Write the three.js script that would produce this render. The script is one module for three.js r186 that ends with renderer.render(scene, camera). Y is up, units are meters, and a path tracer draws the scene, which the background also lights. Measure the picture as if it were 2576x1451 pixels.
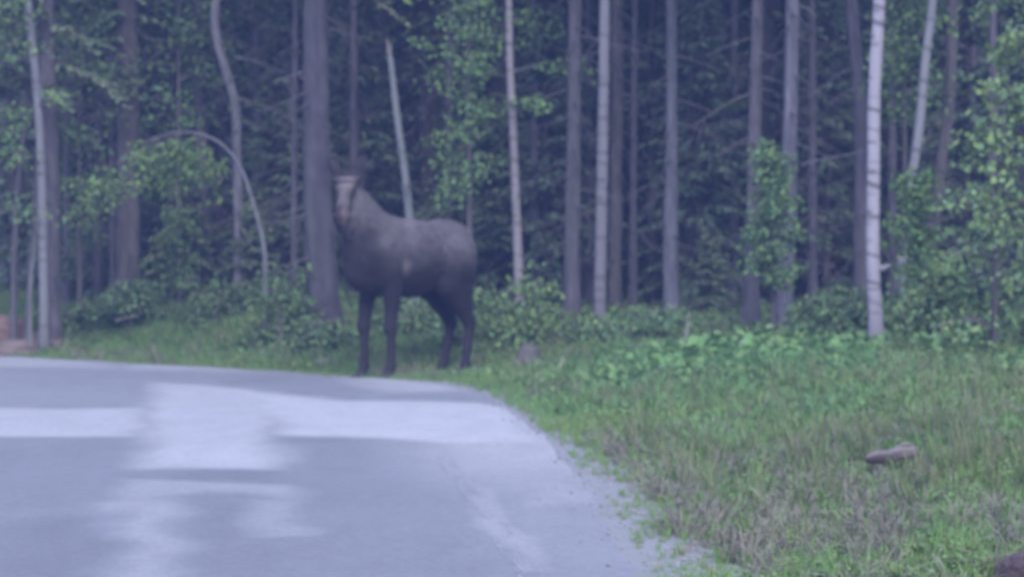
import * as THREE from 'three';
import { MarchingCubes } from 'three/addons/objects/MarchingCubes.js';
import { MeshSurfaceSampler } from 'three/addons/math/MeshSurfaceSampler.js';
import { ImprovedNoise } from 'three/addons/math/ImprovedNoise.js';
import { mergeGeometries, mergeVertices } from 'three/addons/utils/BufferGeometryUtils.js';

// ---------------------------------------------------------------- camera, sky, sun, exposure
const F = 6626, CX = 1288, HY = 623, EYE = 1.4;          // focal length and horizon, in pixels of a 2576 px wide frame
const scene = new THREE.Scene();
const camera = new THREE.PerspectiveCamera(2 * Math.atan(724.5 / F) * 180 / Math.PI, 1024 / 576, 0.2, 400);
camera.position.set(0, EYE, 0);
camera.rotation.x = -Math.atan((724.5 - HY) / F);
camera.focus = 5.2;
camera.userData.fStop = camera.getFocalLength() / 12;  // a 12 mm wide aperture, focused a little short: everything is slightly soft

const SKY = [0.52, 0.625, 1.02];
{
  const W = 64, H = 32, d = new Float32Array(W * H * 4);
  for (let j = 0; j < H; j++) for (let i = 0; i < W; i++) {
    const up = Math.sin(((j + 0.5) / H - 0.5) * Math.PI), k = up > 0 ? 1.08 - 0.16 * up : 0.3;
    for (let c = 0; c < 3; c++) d[(j * W + i) * 4 + c] = SKY[c] * k * 0.8;
    d[(j * W + i) * 4 + 3] = 1;
  }
  const sky = new THREE.DataTexture(d, W, H, THREE.RGBAFormat, THREE.FloatType);
  sky.mapping = THREE.EquirectangularReflectionMapping;
  sky.magFilter = THREE.LinearFilter; sky.needsUpdate = true;
  scene.background = sky; scene.environment = sky;
}
const sun = new THREE.DirectionalLight(new THREE.Color().setRGB(1, 0.96, 0.93), 1.25);
sun.position.set(4, 21, 4); sun.target.position.set(0, 0, -26);
sun.castShadow = true; sun.shadow.radius = 60; sun.shadow.mapSize.set(2048, 2048);
Object.assign(sun.shadow.camera, { left: -30, right: 30, top: 40, bottom: -40, near: 1, far: 140 });
scene.add(sun, sun.target);
scene.fog = new THREE.FogExp2(new THREE.Color().setRGB(0.34, 0.47, 0.95), 0.0024);
const EXPOSURE = 3.25;

// ---------------------------------------------------------------- helpers
function rng(seed) { let a = seed >>> 0; return () => { a = (a + 0x6D2B79F5) | 0; let t = Math.imul(a ^ (a >>> 15), 1 | a); t = (t + Math.imul(t ^ (t >>> 7), 61 | t)) ^ t; return ((t ^ (t >>> 14)) >>> 0) / 4294967296; }; }
const pn = new ImprovedNoise();
const noise = (x, y, z = 0.37) => pn.noise(x, y, z);
const fbm = (x, y, z = 0.37, o = 3) => { let s = 0, a = 1, n = 0; for (let i = 0; i < o; i++) { s += a * pn.noise(x, y, z + i * 7.1); n += a; a *= 0.5; x *= 2.07; y *= 2.03; z *= 2.01; } return s / n; };
const clamp = (v, a = 0, b = 1) => Math.min(b, Math.max(a, v));
const smooth = (a, b, v) => { const t = clamp((v - a) / (b - a)); return t * t * (3 - 2 * t); };
const lerp = (a, b, t) => a + (b - a) * t;
const mix3 = (a, b, t) => [lerp(a[0], b[0], t), lerp(a[1], b[1], t), lerp(a[2], b[2], t)];
const V = (x, y, z) => new THREE.Vector3(x, y, z);
const names = new Map();
function numbered(name) { const n = names.get(name) || 0; names.set(name, n + 1); return n ? `${name}_${String(n).padStart(3, '0')}` : name; }
function shadows(o) { o.traverse(m => { if (m.isMesh) { m.castShadow = true; m.receiveShadow = true; } }); return o; }
function tag(o, label, category, group, kind) { o.userData.label = label; if (category) o.userData.category = category; if (group) o.userData.group = group; if (kind) o.userData.kind = kind; return o; }
function thing(name, label, category, pos = [0, 0, 0], turn = 0, group) { const o = new THREE.Group(); o.name = numbered(name); o.position.set(...pos); o.rotation.y = turn; scene.add(o); return tag(o, label, category, group); }
function part(name, geo, mat, parent) { const m = new THREE.Mesh(geo, mat); m.name = name; parent.add(m); if (/branches|twigs/.test(name)) m.userData.kind = 'stuff'; m.castShadow = m.receiveShadow = true; return m; }
function single(name, geo, mat, label, category, kind, group) { const m = new THREE.Mesh(geo, mat); m.name = numbered(name); m.castShadow = m.receiveShadow = true; scene.add(m); if (kind) m.userData.kind = kind; if (label) tag(m, label, category, group); return m; }

class GB {                                               // collects coloured triangles into one geometry
  constructor() { this.p = []; this.n = []; this.c = []; this.u = []; this.i = []; this.smooth = false; }
  v(x, y, z, c, u = 0, w = 0, n) { this.p.push(x, y, z); this.c.push(c[0], c[1], c[2]); this.u.push(u, w); if (n) { this.n.push(n[0], n[1], n[2]); } return this.p.length / 3 - 1; }
  tri(a, b, c, col) { const k = [a, b, c].map(q => this.v(q.x, q.y, q.z, col)); this.i.push(...k); }
  quad(a, b, c, d, col) { const k = [a, b, c, d].map(q => this.v(q.x, q.y, q.z, col)); this.i.push(k[0], k[1], k[2], k[0], k[2], k[3]); }
  tube(pts, rad, sides, colf, disp, cap) {               // pts Vector3[], rad[]; rings stay roughly across the path
    let len = 0; const base = this.p.length / 3; let side = null;
    for (let k = 0; k < pts.length; k++) {
      const a = pts[Math.max(0, k - 1)], b = pts[Math.min(pts.length - 1, k + 1)], t = b.clone().sub(a).normalize();
      if (k) len += pts[k].distanceTo(pts[k - 1]);
      if (!side) side = Math.abs(t.y) > 0.9 ? V(1, 0, 0) : V(0, 1, 0);
      const w = t.clone().cross(side).normalize(); side = w.clone().cross(t).normalize();
      for (let s = 0; s <= sides; s++) {
        const an = s / sides * Math.PI * 2, ca = Math.cos(an), sa = Math.sin(an);
        const r = rad[k] * (disp ? 1 + disp(ca, sa, len) : 1);
        this.v(pts[k].x + (side.x * ca + w.x * sa) * r, pts[k].y + (side.y * ca + w.y * sa) * r, pts[k].z + (side.z * ca + w.z * sa) * r, colf ? colf(len, ca, sa, pts[k]) : [1, 1, 1], an * rad[0], len);
      }
    }
    for (let k = 0; k < pts.length - 1; k++) for (let s = 0; s < sides; s++) { const a = base + k * (sides + 1) + s, b = a + sides + 1; this.i.push(a, a + 1, b, a + 1, b + 1, b); }
    if (cap) { const q = pts[pts.length - 1], m = this.v(q.x, q.y, q.z, cap), l = base + (pts.length - 1) * (sides + 1); for (let s = 0; s < sides; s++) this.i.push(l + s, l + s + 1, m); }
  }
  geo() {
    const g = new THREE.BufferGeometry();
    g.setAttribute('position', new THREE.Float32BufferAttribute(this.p, 3));
    g.setAttribute('color', new THREE.Float32BufferAttribute(this.c, 3));
    g.setAttribute('uv', new THREE.Float32BufferAttribute(this.u, 2));
    g.setIndex(this.i); g.computeVertexNormals(); return g;
  }
}

// ---------------------------------------------------------------- the lie of the land
const spline = pts => new THREE.CatmullRomCurve3(pts.map(([x, d]) => V(x, 0, -d)), false, 'centripetal').getSpacedPoints(220);
const outer = spline([[0.95, -6], [0.9, 0], [0.72, 5], [0.6, 9], [0.53, 11.2], [0.46, 15], [0.33, 18.3], [-0.02, 23.2], [-0.22, 25.2], [-0.52, 27.0], [-1.0, 28.2], [-1.71, 29.05], [-3.2, 30.7], [-4.85, 32.4], [-6.7, 34.7], [-10, 38.6], [-16, 46], [-26, 58]]);
const inner = spline([[-5, -6], [-5, 0], [-5, 8], [-5.1, 15], [-5.6, 20], [-7, 24], [-9.6, 27.6], [-14, 33], [-21, 41.5], [-31, 54]]);
function edgeDist(x, z) {                                // metres outside the right and far edge of the road, negative on it
  let best = 1e9, sign = 1;
  for (let i = 0; i < outer.length - 1; i++) {
    const a = outer[i], b = outer[i + 1], ex = b.x - a.x, ez = b.z - a.z;
    const t = clamp(((x - a.x) * ex + (z - a.z) * ez) / (ex * ex + ez * ez)), dx = x - a.x - ex * t, dz = z - a.z - ez * t, q = dx * dx + dz * dz;
    if (q < best) { best = q; sign = ex * dz - ez * dx > 0 ? 1 : -1; }
  }
  return Math.sqrt(best) * sign;
}
function innerDist(x, z) {                               // metres beyond the left edge
  let best = 1e9, sign = 1;
  for (let i = 0; i < inner.length - 1; i++) {
    const a = inner[i], b = inner[i + 1], ex = b.x - a.x, ez = b.z - a.z;
    const t = clamp(((x - a.x) * ex + (z - a.z) * ez) / (ex * ex + ez * ez)), dx = x - a.x - ex * t, dz = z - a.z - ez * t, q = dx * dx + dz * dz;
    if (q < best) { best = q; sign = ex * dz - ez * dx < 0 ? 1 : -1; }
  }
  return Math.sqrt(best) * sign;
}
const roadY = (x, z) => 0.035 * noise(x * 0.33 + 3, z * 0.36) + 0.012 * noise(x * 1.1, z * 0.9 + 5);
function groundY(x, z, s = edgeDist(x, z)) {
  let h;
  if (s < 0) { const l = innerDist(x, z); h = l > 0 ? -0.05 + 0.5 * smooth(0.5, 7, l) : roadY(x, z) - 0.012 - 0.13 * smooth(0.02, 0.5, -s) ; }
  else {
    h = (roadY(x, z) - 0.012) * smooth(1.2, 0, s) - 0.06 * smooth(0.1, 0.9, s) + 0.24 * smooth(0.8, 2.8, s) + 0.22 * smooth(2.5, 6, s) + 0.3 * smooth(6, 16, s) + 1.8 * smooth(22, 70, s);
    h += (0.05 * fbm(x * 0.8, z * 0.8) + 0.16 * noise(x * 0.22, z * 0.22, 4.2) * smooth(2, 8, s)) * smooth(0.1, 1.2, s);
    h += 0.34 * smooth(0.5, 3.6, s) * smooth(-1.2, -3.6, x) * smooth(26, 30, -z);
    h += 0.16 * Math.exp(-(((x + 7.2) / 1.3) ** 2 + ((z + 37.0) / 0.9) ** 2));   // the bank of bare soil at the left
  }
  const m = Math.exp(-1 * (((x + 1.0) / 1.5) ** 2 + ((z + 29.9) / 1.3) ** 2) ** 2);   // level ground where the moose stands
  if (s > 0) h = lerp(h, -0.05, 0.95 * m);
  return h;
}
const soil = (x, z) => { const u = ((x + 6.9) + (z + 36.2)) * 0.78, w = ((x + 6.9) - (z + 36.2)) * 0.64; return Math.exp(-1 * (u * u + w * w) ** 2); };
const litter = (x, z) => clamp(smooth(-0.1, 0.3, fbm(x * 0.8 + 11, z * 0.5, 1.1)) + 0.35 * smooth(24, 14, -z) * smooth(-0.3, 0.2, noise(x * 1.9, z * 1.1, 8.8)) + 0.6 * Math.exp(-(((x - 1.75) / 0.55) ** 2) - ((z + 12.2) / 1.1) ** 2));       // where old leaves and bare ground show between the grass
const G = (px, py) => { const d = F * EYE / (py - HY); return [(px - CX) / F * d, d]; };  // a point of the road seen at that pixel

// ground: one sheet, fine near the verge and coarse far off
{
  const xs = [], zs = [];
  for (let x = -260; x < -16; x += 12) xs.push(x); for (let x = -16; x < 10; x += 0.16) xs.push(x); for (let x = 10; x <= 260; x += 10) xs.push(x);
  for (let z = 60; z > -8; z -= 6) zs.push(z); for (let z = -8; z > -46; z -= 0.2) zs.push(z); for (let z = -46; z >= -330; z -= 6) zs.push(z);
  const g = new GB();
  for (const z of zs) for (const x of xs) {
    const s = edgeDist(x, z), n = fbm(x * 1.7, z * 1.7), k = litter(x, z);
    let c = mix3([0.1, 0.145, 0.058], [0.135, 0.135, 0.11], clamp(k + n * 0.6));
    c = mix3(c, [0.19, 0.187, 0.186], (1 - smooth(0.05, 0.75, s + n * 0.9)) * 0.95);
    c = mix3(c, [0.17, 0.125, 0.105], clamp(soil(x, z) * 1.5 + n * 0.4 - 0.2) * smooth(0.2, 0.7, s));
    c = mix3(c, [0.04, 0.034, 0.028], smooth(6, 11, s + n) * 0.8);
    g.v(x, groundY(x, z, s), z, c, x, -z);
  }
  const w = xs.length;
  for (let j = 0; j < zs.length - 1; j++) for (let i = 0; i < w - 1; i++) { const a = j * w + i; g.i.push(a, a + 1, a + w, a + 1, a + w + 1, a + w); }
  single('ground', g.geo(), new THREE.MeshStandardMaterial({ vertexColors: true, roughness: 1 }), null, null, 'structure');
}

// road: its asphalt with patches of lighter and darker tone in its colour, worked out in metres on the ground
{
  const TW = 1024, TH = 2048, X0 = -15, XW = 17, D0 = 6, DW = 42;
  const L = (...pts) => pts.map(p => G(...p));
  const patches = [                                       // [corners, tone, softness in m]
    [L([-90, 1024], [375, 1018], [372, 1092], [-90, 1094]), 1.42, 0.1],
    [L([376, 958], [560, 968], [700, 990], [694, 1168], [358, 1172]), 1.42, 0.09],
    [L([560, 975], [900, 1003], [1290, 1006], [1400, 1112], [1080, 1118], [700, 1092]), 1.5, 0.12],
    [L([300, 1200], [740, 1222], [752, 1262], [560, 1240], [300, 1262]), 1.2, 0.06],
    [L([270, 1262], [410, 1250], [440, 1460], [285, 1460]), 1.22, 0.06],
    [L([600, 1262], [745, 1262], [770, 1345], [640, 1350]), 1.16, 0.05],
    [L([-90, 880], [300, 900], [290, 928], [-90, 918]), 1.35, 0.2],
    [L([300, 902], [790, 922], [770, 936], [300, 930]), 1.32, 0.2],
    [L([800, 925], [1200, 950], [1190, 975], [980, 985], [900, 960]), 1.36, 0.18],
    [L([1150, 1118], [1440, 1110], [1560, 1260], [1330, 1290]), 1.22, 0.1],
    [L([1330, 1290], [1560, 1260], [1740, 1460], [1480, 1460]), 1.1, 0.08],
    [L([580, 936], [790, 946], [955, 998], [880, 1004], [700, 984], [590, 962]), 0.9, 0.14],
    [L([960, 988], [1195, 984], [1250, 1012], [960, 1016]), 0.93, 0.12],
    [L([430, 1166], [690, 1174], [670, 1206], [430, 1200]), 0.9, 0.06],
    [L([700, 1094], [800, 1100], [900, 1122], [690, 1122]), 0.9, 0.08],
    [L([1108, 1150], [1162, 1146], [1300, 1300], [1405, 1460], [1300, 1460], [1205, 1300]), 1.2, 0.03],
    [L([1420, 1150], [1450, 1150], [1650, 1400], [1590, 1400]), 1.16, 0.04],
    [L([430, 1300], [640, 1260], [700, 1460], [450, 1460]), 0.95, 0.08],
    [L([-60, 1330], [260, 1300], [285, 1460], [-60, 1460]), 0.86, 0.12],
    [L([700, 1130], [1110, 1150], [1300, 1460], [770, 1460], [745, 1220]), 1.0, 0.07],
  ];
  const inside = (poly, x, y) => {                         // signed distance, positive inside
    let best = 1e9, inn = false;
    for (let i = 0, j = poly.length - 1; i < poly.length; j = i++) {
      const [ax, ay] = poly[j], [bx, by] = poly[i], ex = bx - ax, ey = by - ay, t = clamp(((x - ax) * ex + (y - ay) * ey) / (ex * ex + ey * ey)), dx = x - ax - ex * t, dy = y - ay - ey * t;
      best = Math.min(best, dx * dx + dy * dy);
      if ((ay > y) !== (by > y) && x < (bx - ax) * (y - ay) / (by - ay) + ax) inn = !inn;
    }
    return Math.sqrt(best) * (inn ? 1 : -1);
  };
  const boxes = patches.map(([p]) => [Math.min(...p.map(q => q[0])) - 1, Math.max(...p.map(q => q[0])) + 1, Math.min(...p.map(q => q[1])) - 1, Math.max(...p.map(q => q[1])) + 1]);
  const R = rng(5), data = new Uint8Array(TW * TH * 4), bump = new Uint8Array(TW * TH * 4);
  for (let j = 0; j < TH; j++) for (let i = 0; i < TW; i++) {
    const x = X0 + (i + 0.5) / TW * XW, d = D0 + (j + 0.5) / TH * DW;
    const wx = x + 0.2 * fbm(x * 1.7, d * 0.9), wd = d + 0.4 * noise(x * 0.9, d * 1.1, 3.3);
    let hi = 1, lo = 1;
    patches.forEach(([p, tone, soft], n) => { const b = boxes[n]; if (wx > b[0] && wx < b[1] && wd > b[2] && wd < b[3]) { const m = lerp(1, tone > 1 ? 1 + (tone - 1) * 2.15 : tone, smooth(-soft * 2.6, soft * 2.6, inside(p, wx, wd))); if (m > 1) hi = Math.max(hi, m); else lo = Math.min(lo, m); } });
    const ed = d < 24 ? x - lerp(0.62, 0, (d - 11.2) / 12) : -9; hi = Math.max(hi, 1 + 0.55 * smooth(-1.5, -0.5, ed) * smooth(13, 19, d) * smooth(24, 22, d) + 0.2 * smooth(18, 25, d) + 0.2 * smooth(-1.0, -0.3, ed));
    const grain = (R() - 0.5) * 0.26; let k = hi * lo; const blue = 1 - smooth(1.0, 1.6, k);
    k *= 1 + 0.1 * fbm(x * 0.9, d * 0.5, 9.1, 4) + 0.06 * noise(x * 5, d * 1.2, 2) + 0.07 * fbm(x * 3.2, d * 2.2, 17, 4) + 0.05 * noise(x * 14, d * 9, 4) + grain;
    const o = (j * TW + i) * 4, br = 0.5 + 0.5 * noise(x * 0.7, d * 0.35, 6.6);
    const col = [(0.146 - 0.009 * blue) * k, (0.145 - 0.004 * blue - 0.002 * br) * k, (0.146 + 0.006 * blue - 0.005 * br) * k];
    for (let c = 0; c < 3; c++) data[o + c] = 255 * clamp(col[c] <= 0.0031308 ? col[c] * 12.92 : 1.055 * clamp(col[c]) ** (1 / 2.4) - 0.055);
    data[o + 3] = 255;
    bump[o] = bump[o + 1] = bump[o + 2] = 128 + 250 * grain; bump[o + 3] = 255;
  }
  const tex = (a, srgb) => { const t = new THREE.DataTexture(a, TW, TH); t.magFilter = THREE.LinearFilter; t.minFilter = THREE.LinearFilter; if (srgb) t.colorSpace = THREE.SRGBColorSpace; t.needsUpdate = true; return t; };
  const g = new GB(), NA = 26;
  for (let i = 0; i < outer.length; i++) for (let j = 0; j <= NA; j++) {
    const t = j / NA, a = outer[i], b = inner[i];
    let x = lerp(a.x, b.x, t), z = lerp(a.z, b.z, t);
    if (j === 0) { const e = 0.06 + 0.2 * fbm(i * 0.31, 1.5) + 0.1 * noise(i * 0.8, 3.2); x += e; z -= e * 0.5; }
    const y = roadY(x, z) - (j === 0 || j === NA ? 0.02 : 0);
    g.v(x, y, z, [1, 1, 1], (x - X0) / XW, (-z - D0) / DW);
  }
  for (let i = 0; i < outer.length - 1; i++) for (let j = 0; j < NA; j++) { const a = i * (NA + 1) + j, b = a + NA + 1; g.i.push(a, a + 1, b, a + 1, b + 1, b); }
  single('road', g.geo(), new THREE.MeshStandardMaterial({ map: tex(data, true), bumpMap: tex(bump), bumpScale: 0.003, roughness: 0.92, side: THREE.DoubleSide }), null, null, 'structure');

  // worn painted edge line: flakes of it left on the asphalt
  const lg = new GB(), lr = rng(77);
  const mid = new THREE.CatmullRomCurve3([[1105, 1135], [1125, 1160], [1200, 1262], [1265, 1350], [1330, 1452], [1420, 1600]].map(p => { const [x, d] = G(...p); return V(x, 0, -d); })).getSpacedPoints(700);
  for (let i = 0; i < mid.length - 1; i++) for (let q = 0; q < 12; q++) {
    const a = mid[i], w = 0.12, o0 = -w / 2 + w * q / 12, o1 = o0 + w / 12, b = mid[i + 1];
    if (fbm(a.x * 4 + q * 0.22, a.z * 1.1, 8) + 0.35 * noise(1, a.z * 0.9) < -0.1 + lr() * 1.0) continue;
    const P = (p, o) => V(p.x + o, roadY(p.x + o, p.z) + 0.005, p.z);
    lg.quad(P(a, o0), P(a, o1), P(b, o1), P(b, o0), [0.3, 0.3, 0.305]);
  }
  single('road_edge_line', lg.geo(), new THREE.MeshStandardMaterial({ vertexColors: true, roughness: 0.9, side: THREE.DoubleSide }), null, null, 'structure');
}

// ---------------------------------------------------------------- materials of the wood
const leafMat = new THREE.MeshPhysicalMaterial({ vertexColors: true, roughness: 1, transmission: 0.1, thickness: 0, side: THREE.DoubleSide });
const needleMat = new THREE.MeshStandardMaterial({ vertexColors: true, roughness: 1, side: THREE.DoubleSide });
const twigMat = new THREE.MeshStandardMaterial({ vertexColors: true, roughness: 1, side: THREE.DoubleSide });
function noiseTexture(w, h, f, srgb) {
  const a = new Uint8Array(w * h * 4);
  for (let j = 0; j < h; j++) for (let i = 0; i < w; i++) { const c = f(i / w, j / h); for (let k = 0; k < 3; k++) a[(j * w + i) * 4 + k] = 255 * clamp(Array.isArray(c) ? c[k] : c); a[(j * w + i) * 4 + 3] = 255; }
  const t = new THREE.DataTexture(a, w, h); t.wrapS = t.wrapT = THREE.RepeatWrapping; t.magFilter = THREE.LinearFilter; if (srgb) t.colorSpace = THREE.SRGBColorSpace; t.needsUpdate = true; return t;
}
const tileNoise = (u, v, fu, fv, z) => { const a = u * Math.PI * 2; return fbm(Math.cos(a) * fu, Math.sin(a) * fu, z + v * fv, 3); };
const barkBump = noiseTexture(128, 256, (u, v) => 0.5 + 0.9 * tileNoise(u, v, 5, 6, 2.2));
barkBump.repeat.set(2, 0.8);
const barkMat = new THREE.MeshStandardMaterial({ vertexColors: true, bumpMap: barkBump, bumpScale: 0.02, roughness: 1 });
const birchMat = new THREE.MeshStandardMaterial({ vertexColors: true, roughness: 0.85 });
const barkTone = c0 => { const c = [c0[0] * 0.95, c0[1] * 0.95, c0[2] * 0.98]; return (len, ca, sa, p) => { const n = fbm(ca * 3, sa * 3, len * 1.1 + c[0] * 90); const k = 1 + 0.8 * n + 0.35 * noise(ca * 5, sa * 5, len * 6 + c[2] * 40); const m = smooth(0.1, 0.4, fbm(ca * 1.5, sa * 1.5, len * 0.5 + 7 + c[1] * 50)); return mix3([c[0] * k, c[1] * k, c[2] * k], [0.085, 0.1, 0.08], m * 0.6); }; };
function birchTone(seed, pale, rings) {
  const marks = []; const r = rng(seed);
  for (let h = 0; h < 14; h += 0.05 + r() * 0.16) marks.push([h, r() * 6.28, 0.3 + r() * 1.3, 0.006 + r() * 0.016, 0.35 + r() * 0.5]);
  return (len, ca, sa) => {
    let k = 1 + 0.22 * fbm(ca * 2, sa * 2, len * 2.2 + seed), dark = 0;
    const an = Math.atan2(sa, ca);
    for (const [h, a, w, t, s] of marks) { const dv = Math.abs(len - h); if (dv < t * 2) { let da = Math.abs(an - a); da = Math.min(da, 6.283 - da); if (da < w) dark = Math.max(dark, s * (1 - dv / (t * 2))); } }
    for (const [h, t, s] of rings) { const dv = Math.abs(len - h + 0.02 * ca + 0.015 * noise(ca * 2, sa * 2, h)); if (dv < t) dark = Math.max(dark, s * (1 - (dv / t) ** 2)); }
    const rough = smooth(0.8, 0.1, len + 0.3 * noise(ca, sa, len)) * 0.5;
    return mix3([pale[0] * k, pale[1] * k, pale[2] * k], [0.05, 0.045, 0.045], clamp(dark + rough));
  };
}
function trunkGeo(pts, radii, tone, bump, step = 0.12, sides = 14, cap) {  // resamples a polyline
  const c = pts.length > 2 ? new THREE.CatmullRomCurve3(pts, false, 'centripetal') : new THREE.LineCurve3(pts[0], pts[1]);
  const n = Math.max(6, Math.round(c.getLength() / step)), P = c.getSpacedPoints(n), g = new GB();
  g.tube(P, P.map((_, i) => { const t = i / n * (radii.length - 1), k = Math.min(radii.length - 2, Math.floor(t)); return lerp(radii[k], radii[k + 1], t - k); }), sides, tone, bump, cap);
  return g.geo();
}
const barkShape = (amp, seed) => (ca, sa, len) => amp * (fbm(ca * 2.4, sa * 2.4, len * 0.9 + seed) + 0.5 * noise(ca * 6, sa * 6, len * 3 + seed) + 0.6 * Math.max(0, noise(ca * 2, sa * 2, len * 1.7 + seed * 3) - 0.25));

// one spruce bough with its needled twigs
function bough(g, r, base, az, L, rise, droop, col, twigGap, twigLen, width, wood) {
  const dir = V(Math.cos(az), 0, Math.sin(az)), sd = V(-dir.z, 0, dir.x);
  const at = t => V(base.x + dir.x * L * t, base.y + L * (rise * t - droop * t * t + 0.12 * droop * t * t * t * t), base.z + dir.z * L * t);
  wood.tube([0, 0.35, 0.7, 1].map(at), [0.013 + L * 0.004, 0.01, 0.006, 0.002], 3, () => [0.07, 0.055, 0.045]);
  const n = Math.max(4, Math.floor(L / twigGap));
  for (let i = 0; i < n; i++) {
    const t = 0.12 + 0.9 * (i + r() * 0.6) / n; if (t > 1) continue; const p = at(t);
    for (const s of [-1, 1]) {
      if (r() < 0.1) continue;
      const l = twigLen * (0.55 + 0.6 * r()) * (1.15 - 0.75 * t) + 0.05, w = width * (0.7 + 0.6 * r());
      const out = sd.clone().multiplyScalar(s * (0.55 + 0.4 * r())).addScaledVector(dir, 0.55 + 0.35 * r()); out.y -= 0.25 + 0.45 * r(); out.normalize();
      const e = p.clone().addScaledVector(out, l), m = p.clone().addScaledVector(out, l * 0.45);
      const cr = out.clone().cross(V(r() - 0.5, 1, r() - 0.5)).normalize().multiplyScalar(w);
      const k = 0.6 + 0.85 * r(), c = [col[0] * k * (0.9 + 0.3 * r()), col[1] * k, col[2] * k];
      g.tri(p, m.clone().add(cr), e, c); g.tri(p, e, m.clone().sub(cr), c);
      if (r() < 0.75) { const h = m.clone(); h.y -= w * (1.2 + r() * 1.6); h.addScaledVector(out, l * 0.15); g.tri(p, h, e, [c[0] * 0.85, c[1] * 0.85, c[2] * 0.85]); }
    }
  }
}
function spruceCrown(seed, H, h0, R, col, { gap = 0.3, per = 5, twigGap = 0.085, twigLen = 0.27, width = 0.026, thin = 2.2 } = {}) {
  const r = rng(seed), g = new GB(), wood = new GB();
  for (let h = h0; h < H - 0.1; h += gap * (0.75 + 0.5 * r())) {
    const t = (h - h0) / (H - h0), live = Math.min(1, 0.4 + (h - h0) / thin);
    for (let k = 0; k < per; k++) {
      if (r() > live) continue;
      const L = R * (1 - t) ** 0.85 * (0.6 + 0.55 * r()) * (0.75 + 0.25 * live) + 0.08;
      bough(g, r, V(0, h + (r() - 0.5) * 0.2, 0), r() * 6.283, L, lerp(0.1, 0.75, t) + (r() - 0.5) * 0.2, lerp(0.5, 0.25, t) + r() * 0.2, col, twigGap, twigLen, width, wood);
    }
  }
  return { needles: g.geo(), wood: wood.geo() };
}
function deadBranches(seed, h0, h1, n, R, col = [0.085, 0.075, 0.075]) {
  const r = rng(seed), g = new GB();
  for (let i = 0; i < n; i++) {
    const h = lerp(h0, h1, (i + r()) / n), az = r() * 6.283, L = R * (0.35 + 0.8 * r()), droop = 0.25 + 0.5 * r(), rise = 0.1 * r() - 0.25, bend = (r() - 0.5) * 0.5;
    const at = t => V(Math.cos(az + bend * t) * L * t, h + L * (rise * t - droop * t * t * 0.8 + 0.25 * t * t * t), Math.sin(az + bend * t) * L * t);
    const k = 0.6 + 0.8 * r(), c = () => [col[0] * k, col[1] * k, col[2] * k];
    g.tube([0, 0.25, 0.5, 0.75, 1].map(at), [0.014, 0.011, 0.008, 0.006, 0.002], 3, c);
    for (let q = 0; q < 5; q++) { const t = 0.3 + 0.7 * r(), p = at(t), e = p.clone().add(V((r() - 0.5) * 0.5, -0.1 - 0.25 * r(), (r() - 0.5) * 0.5)); g.tube([p, p.clone().lerp(e, 0.5).add(V(0, 0.02, 0)), e], [0.005, 0.004, 0.0015], 3, c); }
  }
  return g.geo();
}
// a spray of broad leaves round a point
function leaves(g, r, p, n, spread, size, col, flat = 0.6) {
  col = [col[0] * 1.25, col[1] * 1.3, col[2] * 0.9];
  for (let i = 0; i < n; i++) {
    const a = r() * 6.283, q = Math.sqrt(r()) * spread, c = V(p.x + Math.cos(a) * q, p.y + (r() - 0.5) * spread * 1.1, p.z + Math.sin(a) * q);
    const b = r() * 6.283, tilt = -0.3 - 2 * flat * r(), ax = V(Math.cos(b), tilt, Math.sin(b)).normalize(), s = size * (0.7 + 0.8 * r());
    const cr = ax.clone().cross(V((r() - 0.5) * 2.4, 0.8, (r() - 0.5) * 2.4)).normalize().multiplyScalar(s * 0.38), fold = V(0, -s * 0.1, 0);
    const t = c.clone().addScaledVector(ax, s), m = c.clone().addScaledVector(ax, s * 0.45), k = 0.62 + 0.75 * r(), y = r();
    const cc = [col[0] * k * (0.8 + 0.3 * y), col[1] * k, col[2] * k * (1.1 - 0.4 * y)];
    g.tri(c, m.clone().add(cr).add(fold), t, cc); g.tri(c, t, m.clone().sub(cr).add(fold), cc);
  }
}
// branches and leaves of a broadleaved tree; stemAt gives the stem's line
function leafyCrown(seed, stemAt, h0, h1, n, R, col, { per = 26, size = 0.055, spread = 0.2, droop = 0.5, top = 0.35, clumps = 4 } = {}) {
  const r = rng(seed), g = new GB(), wood = new GB();
  for (let i = 0; i < n; i++) {
    const t0 = (i + r()) / n, h = lerp(h0, h1, t0), b = stemAt(h), az = r() * 6.283, L = R * (1 - (1 - top) * t0) * (0.55 + 0.6 * r());
    const at = t => V(b.x + Math.cos(az) * L * t, b.y + L * (0.5 * t - droop * t * t), b.z + Math.sin(az) * L * t);
    wood.tube([0, 0.33, 0.66, 1].map(at), [0.012, 0.009, 0.006, 0.002], 3, () => [0.1, 0.085, 0.08]);
    for (let q = 0; q < clumps; q++) leaves(g, r, at(0.3 + 0.75 * (q + r() * 0.7) / clumps).add(V((r() - 0.5) * 0.2 * R, -spread * 0.4 * r(), (r() - 0.5) * 0.2 * R)), Math.round(per * (0.5 + r())), spread * (0.6 + 0.6 * r()), size, col);
  }
  return { leaves: g.geo(), wood: wood.geo() };
}

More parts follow.
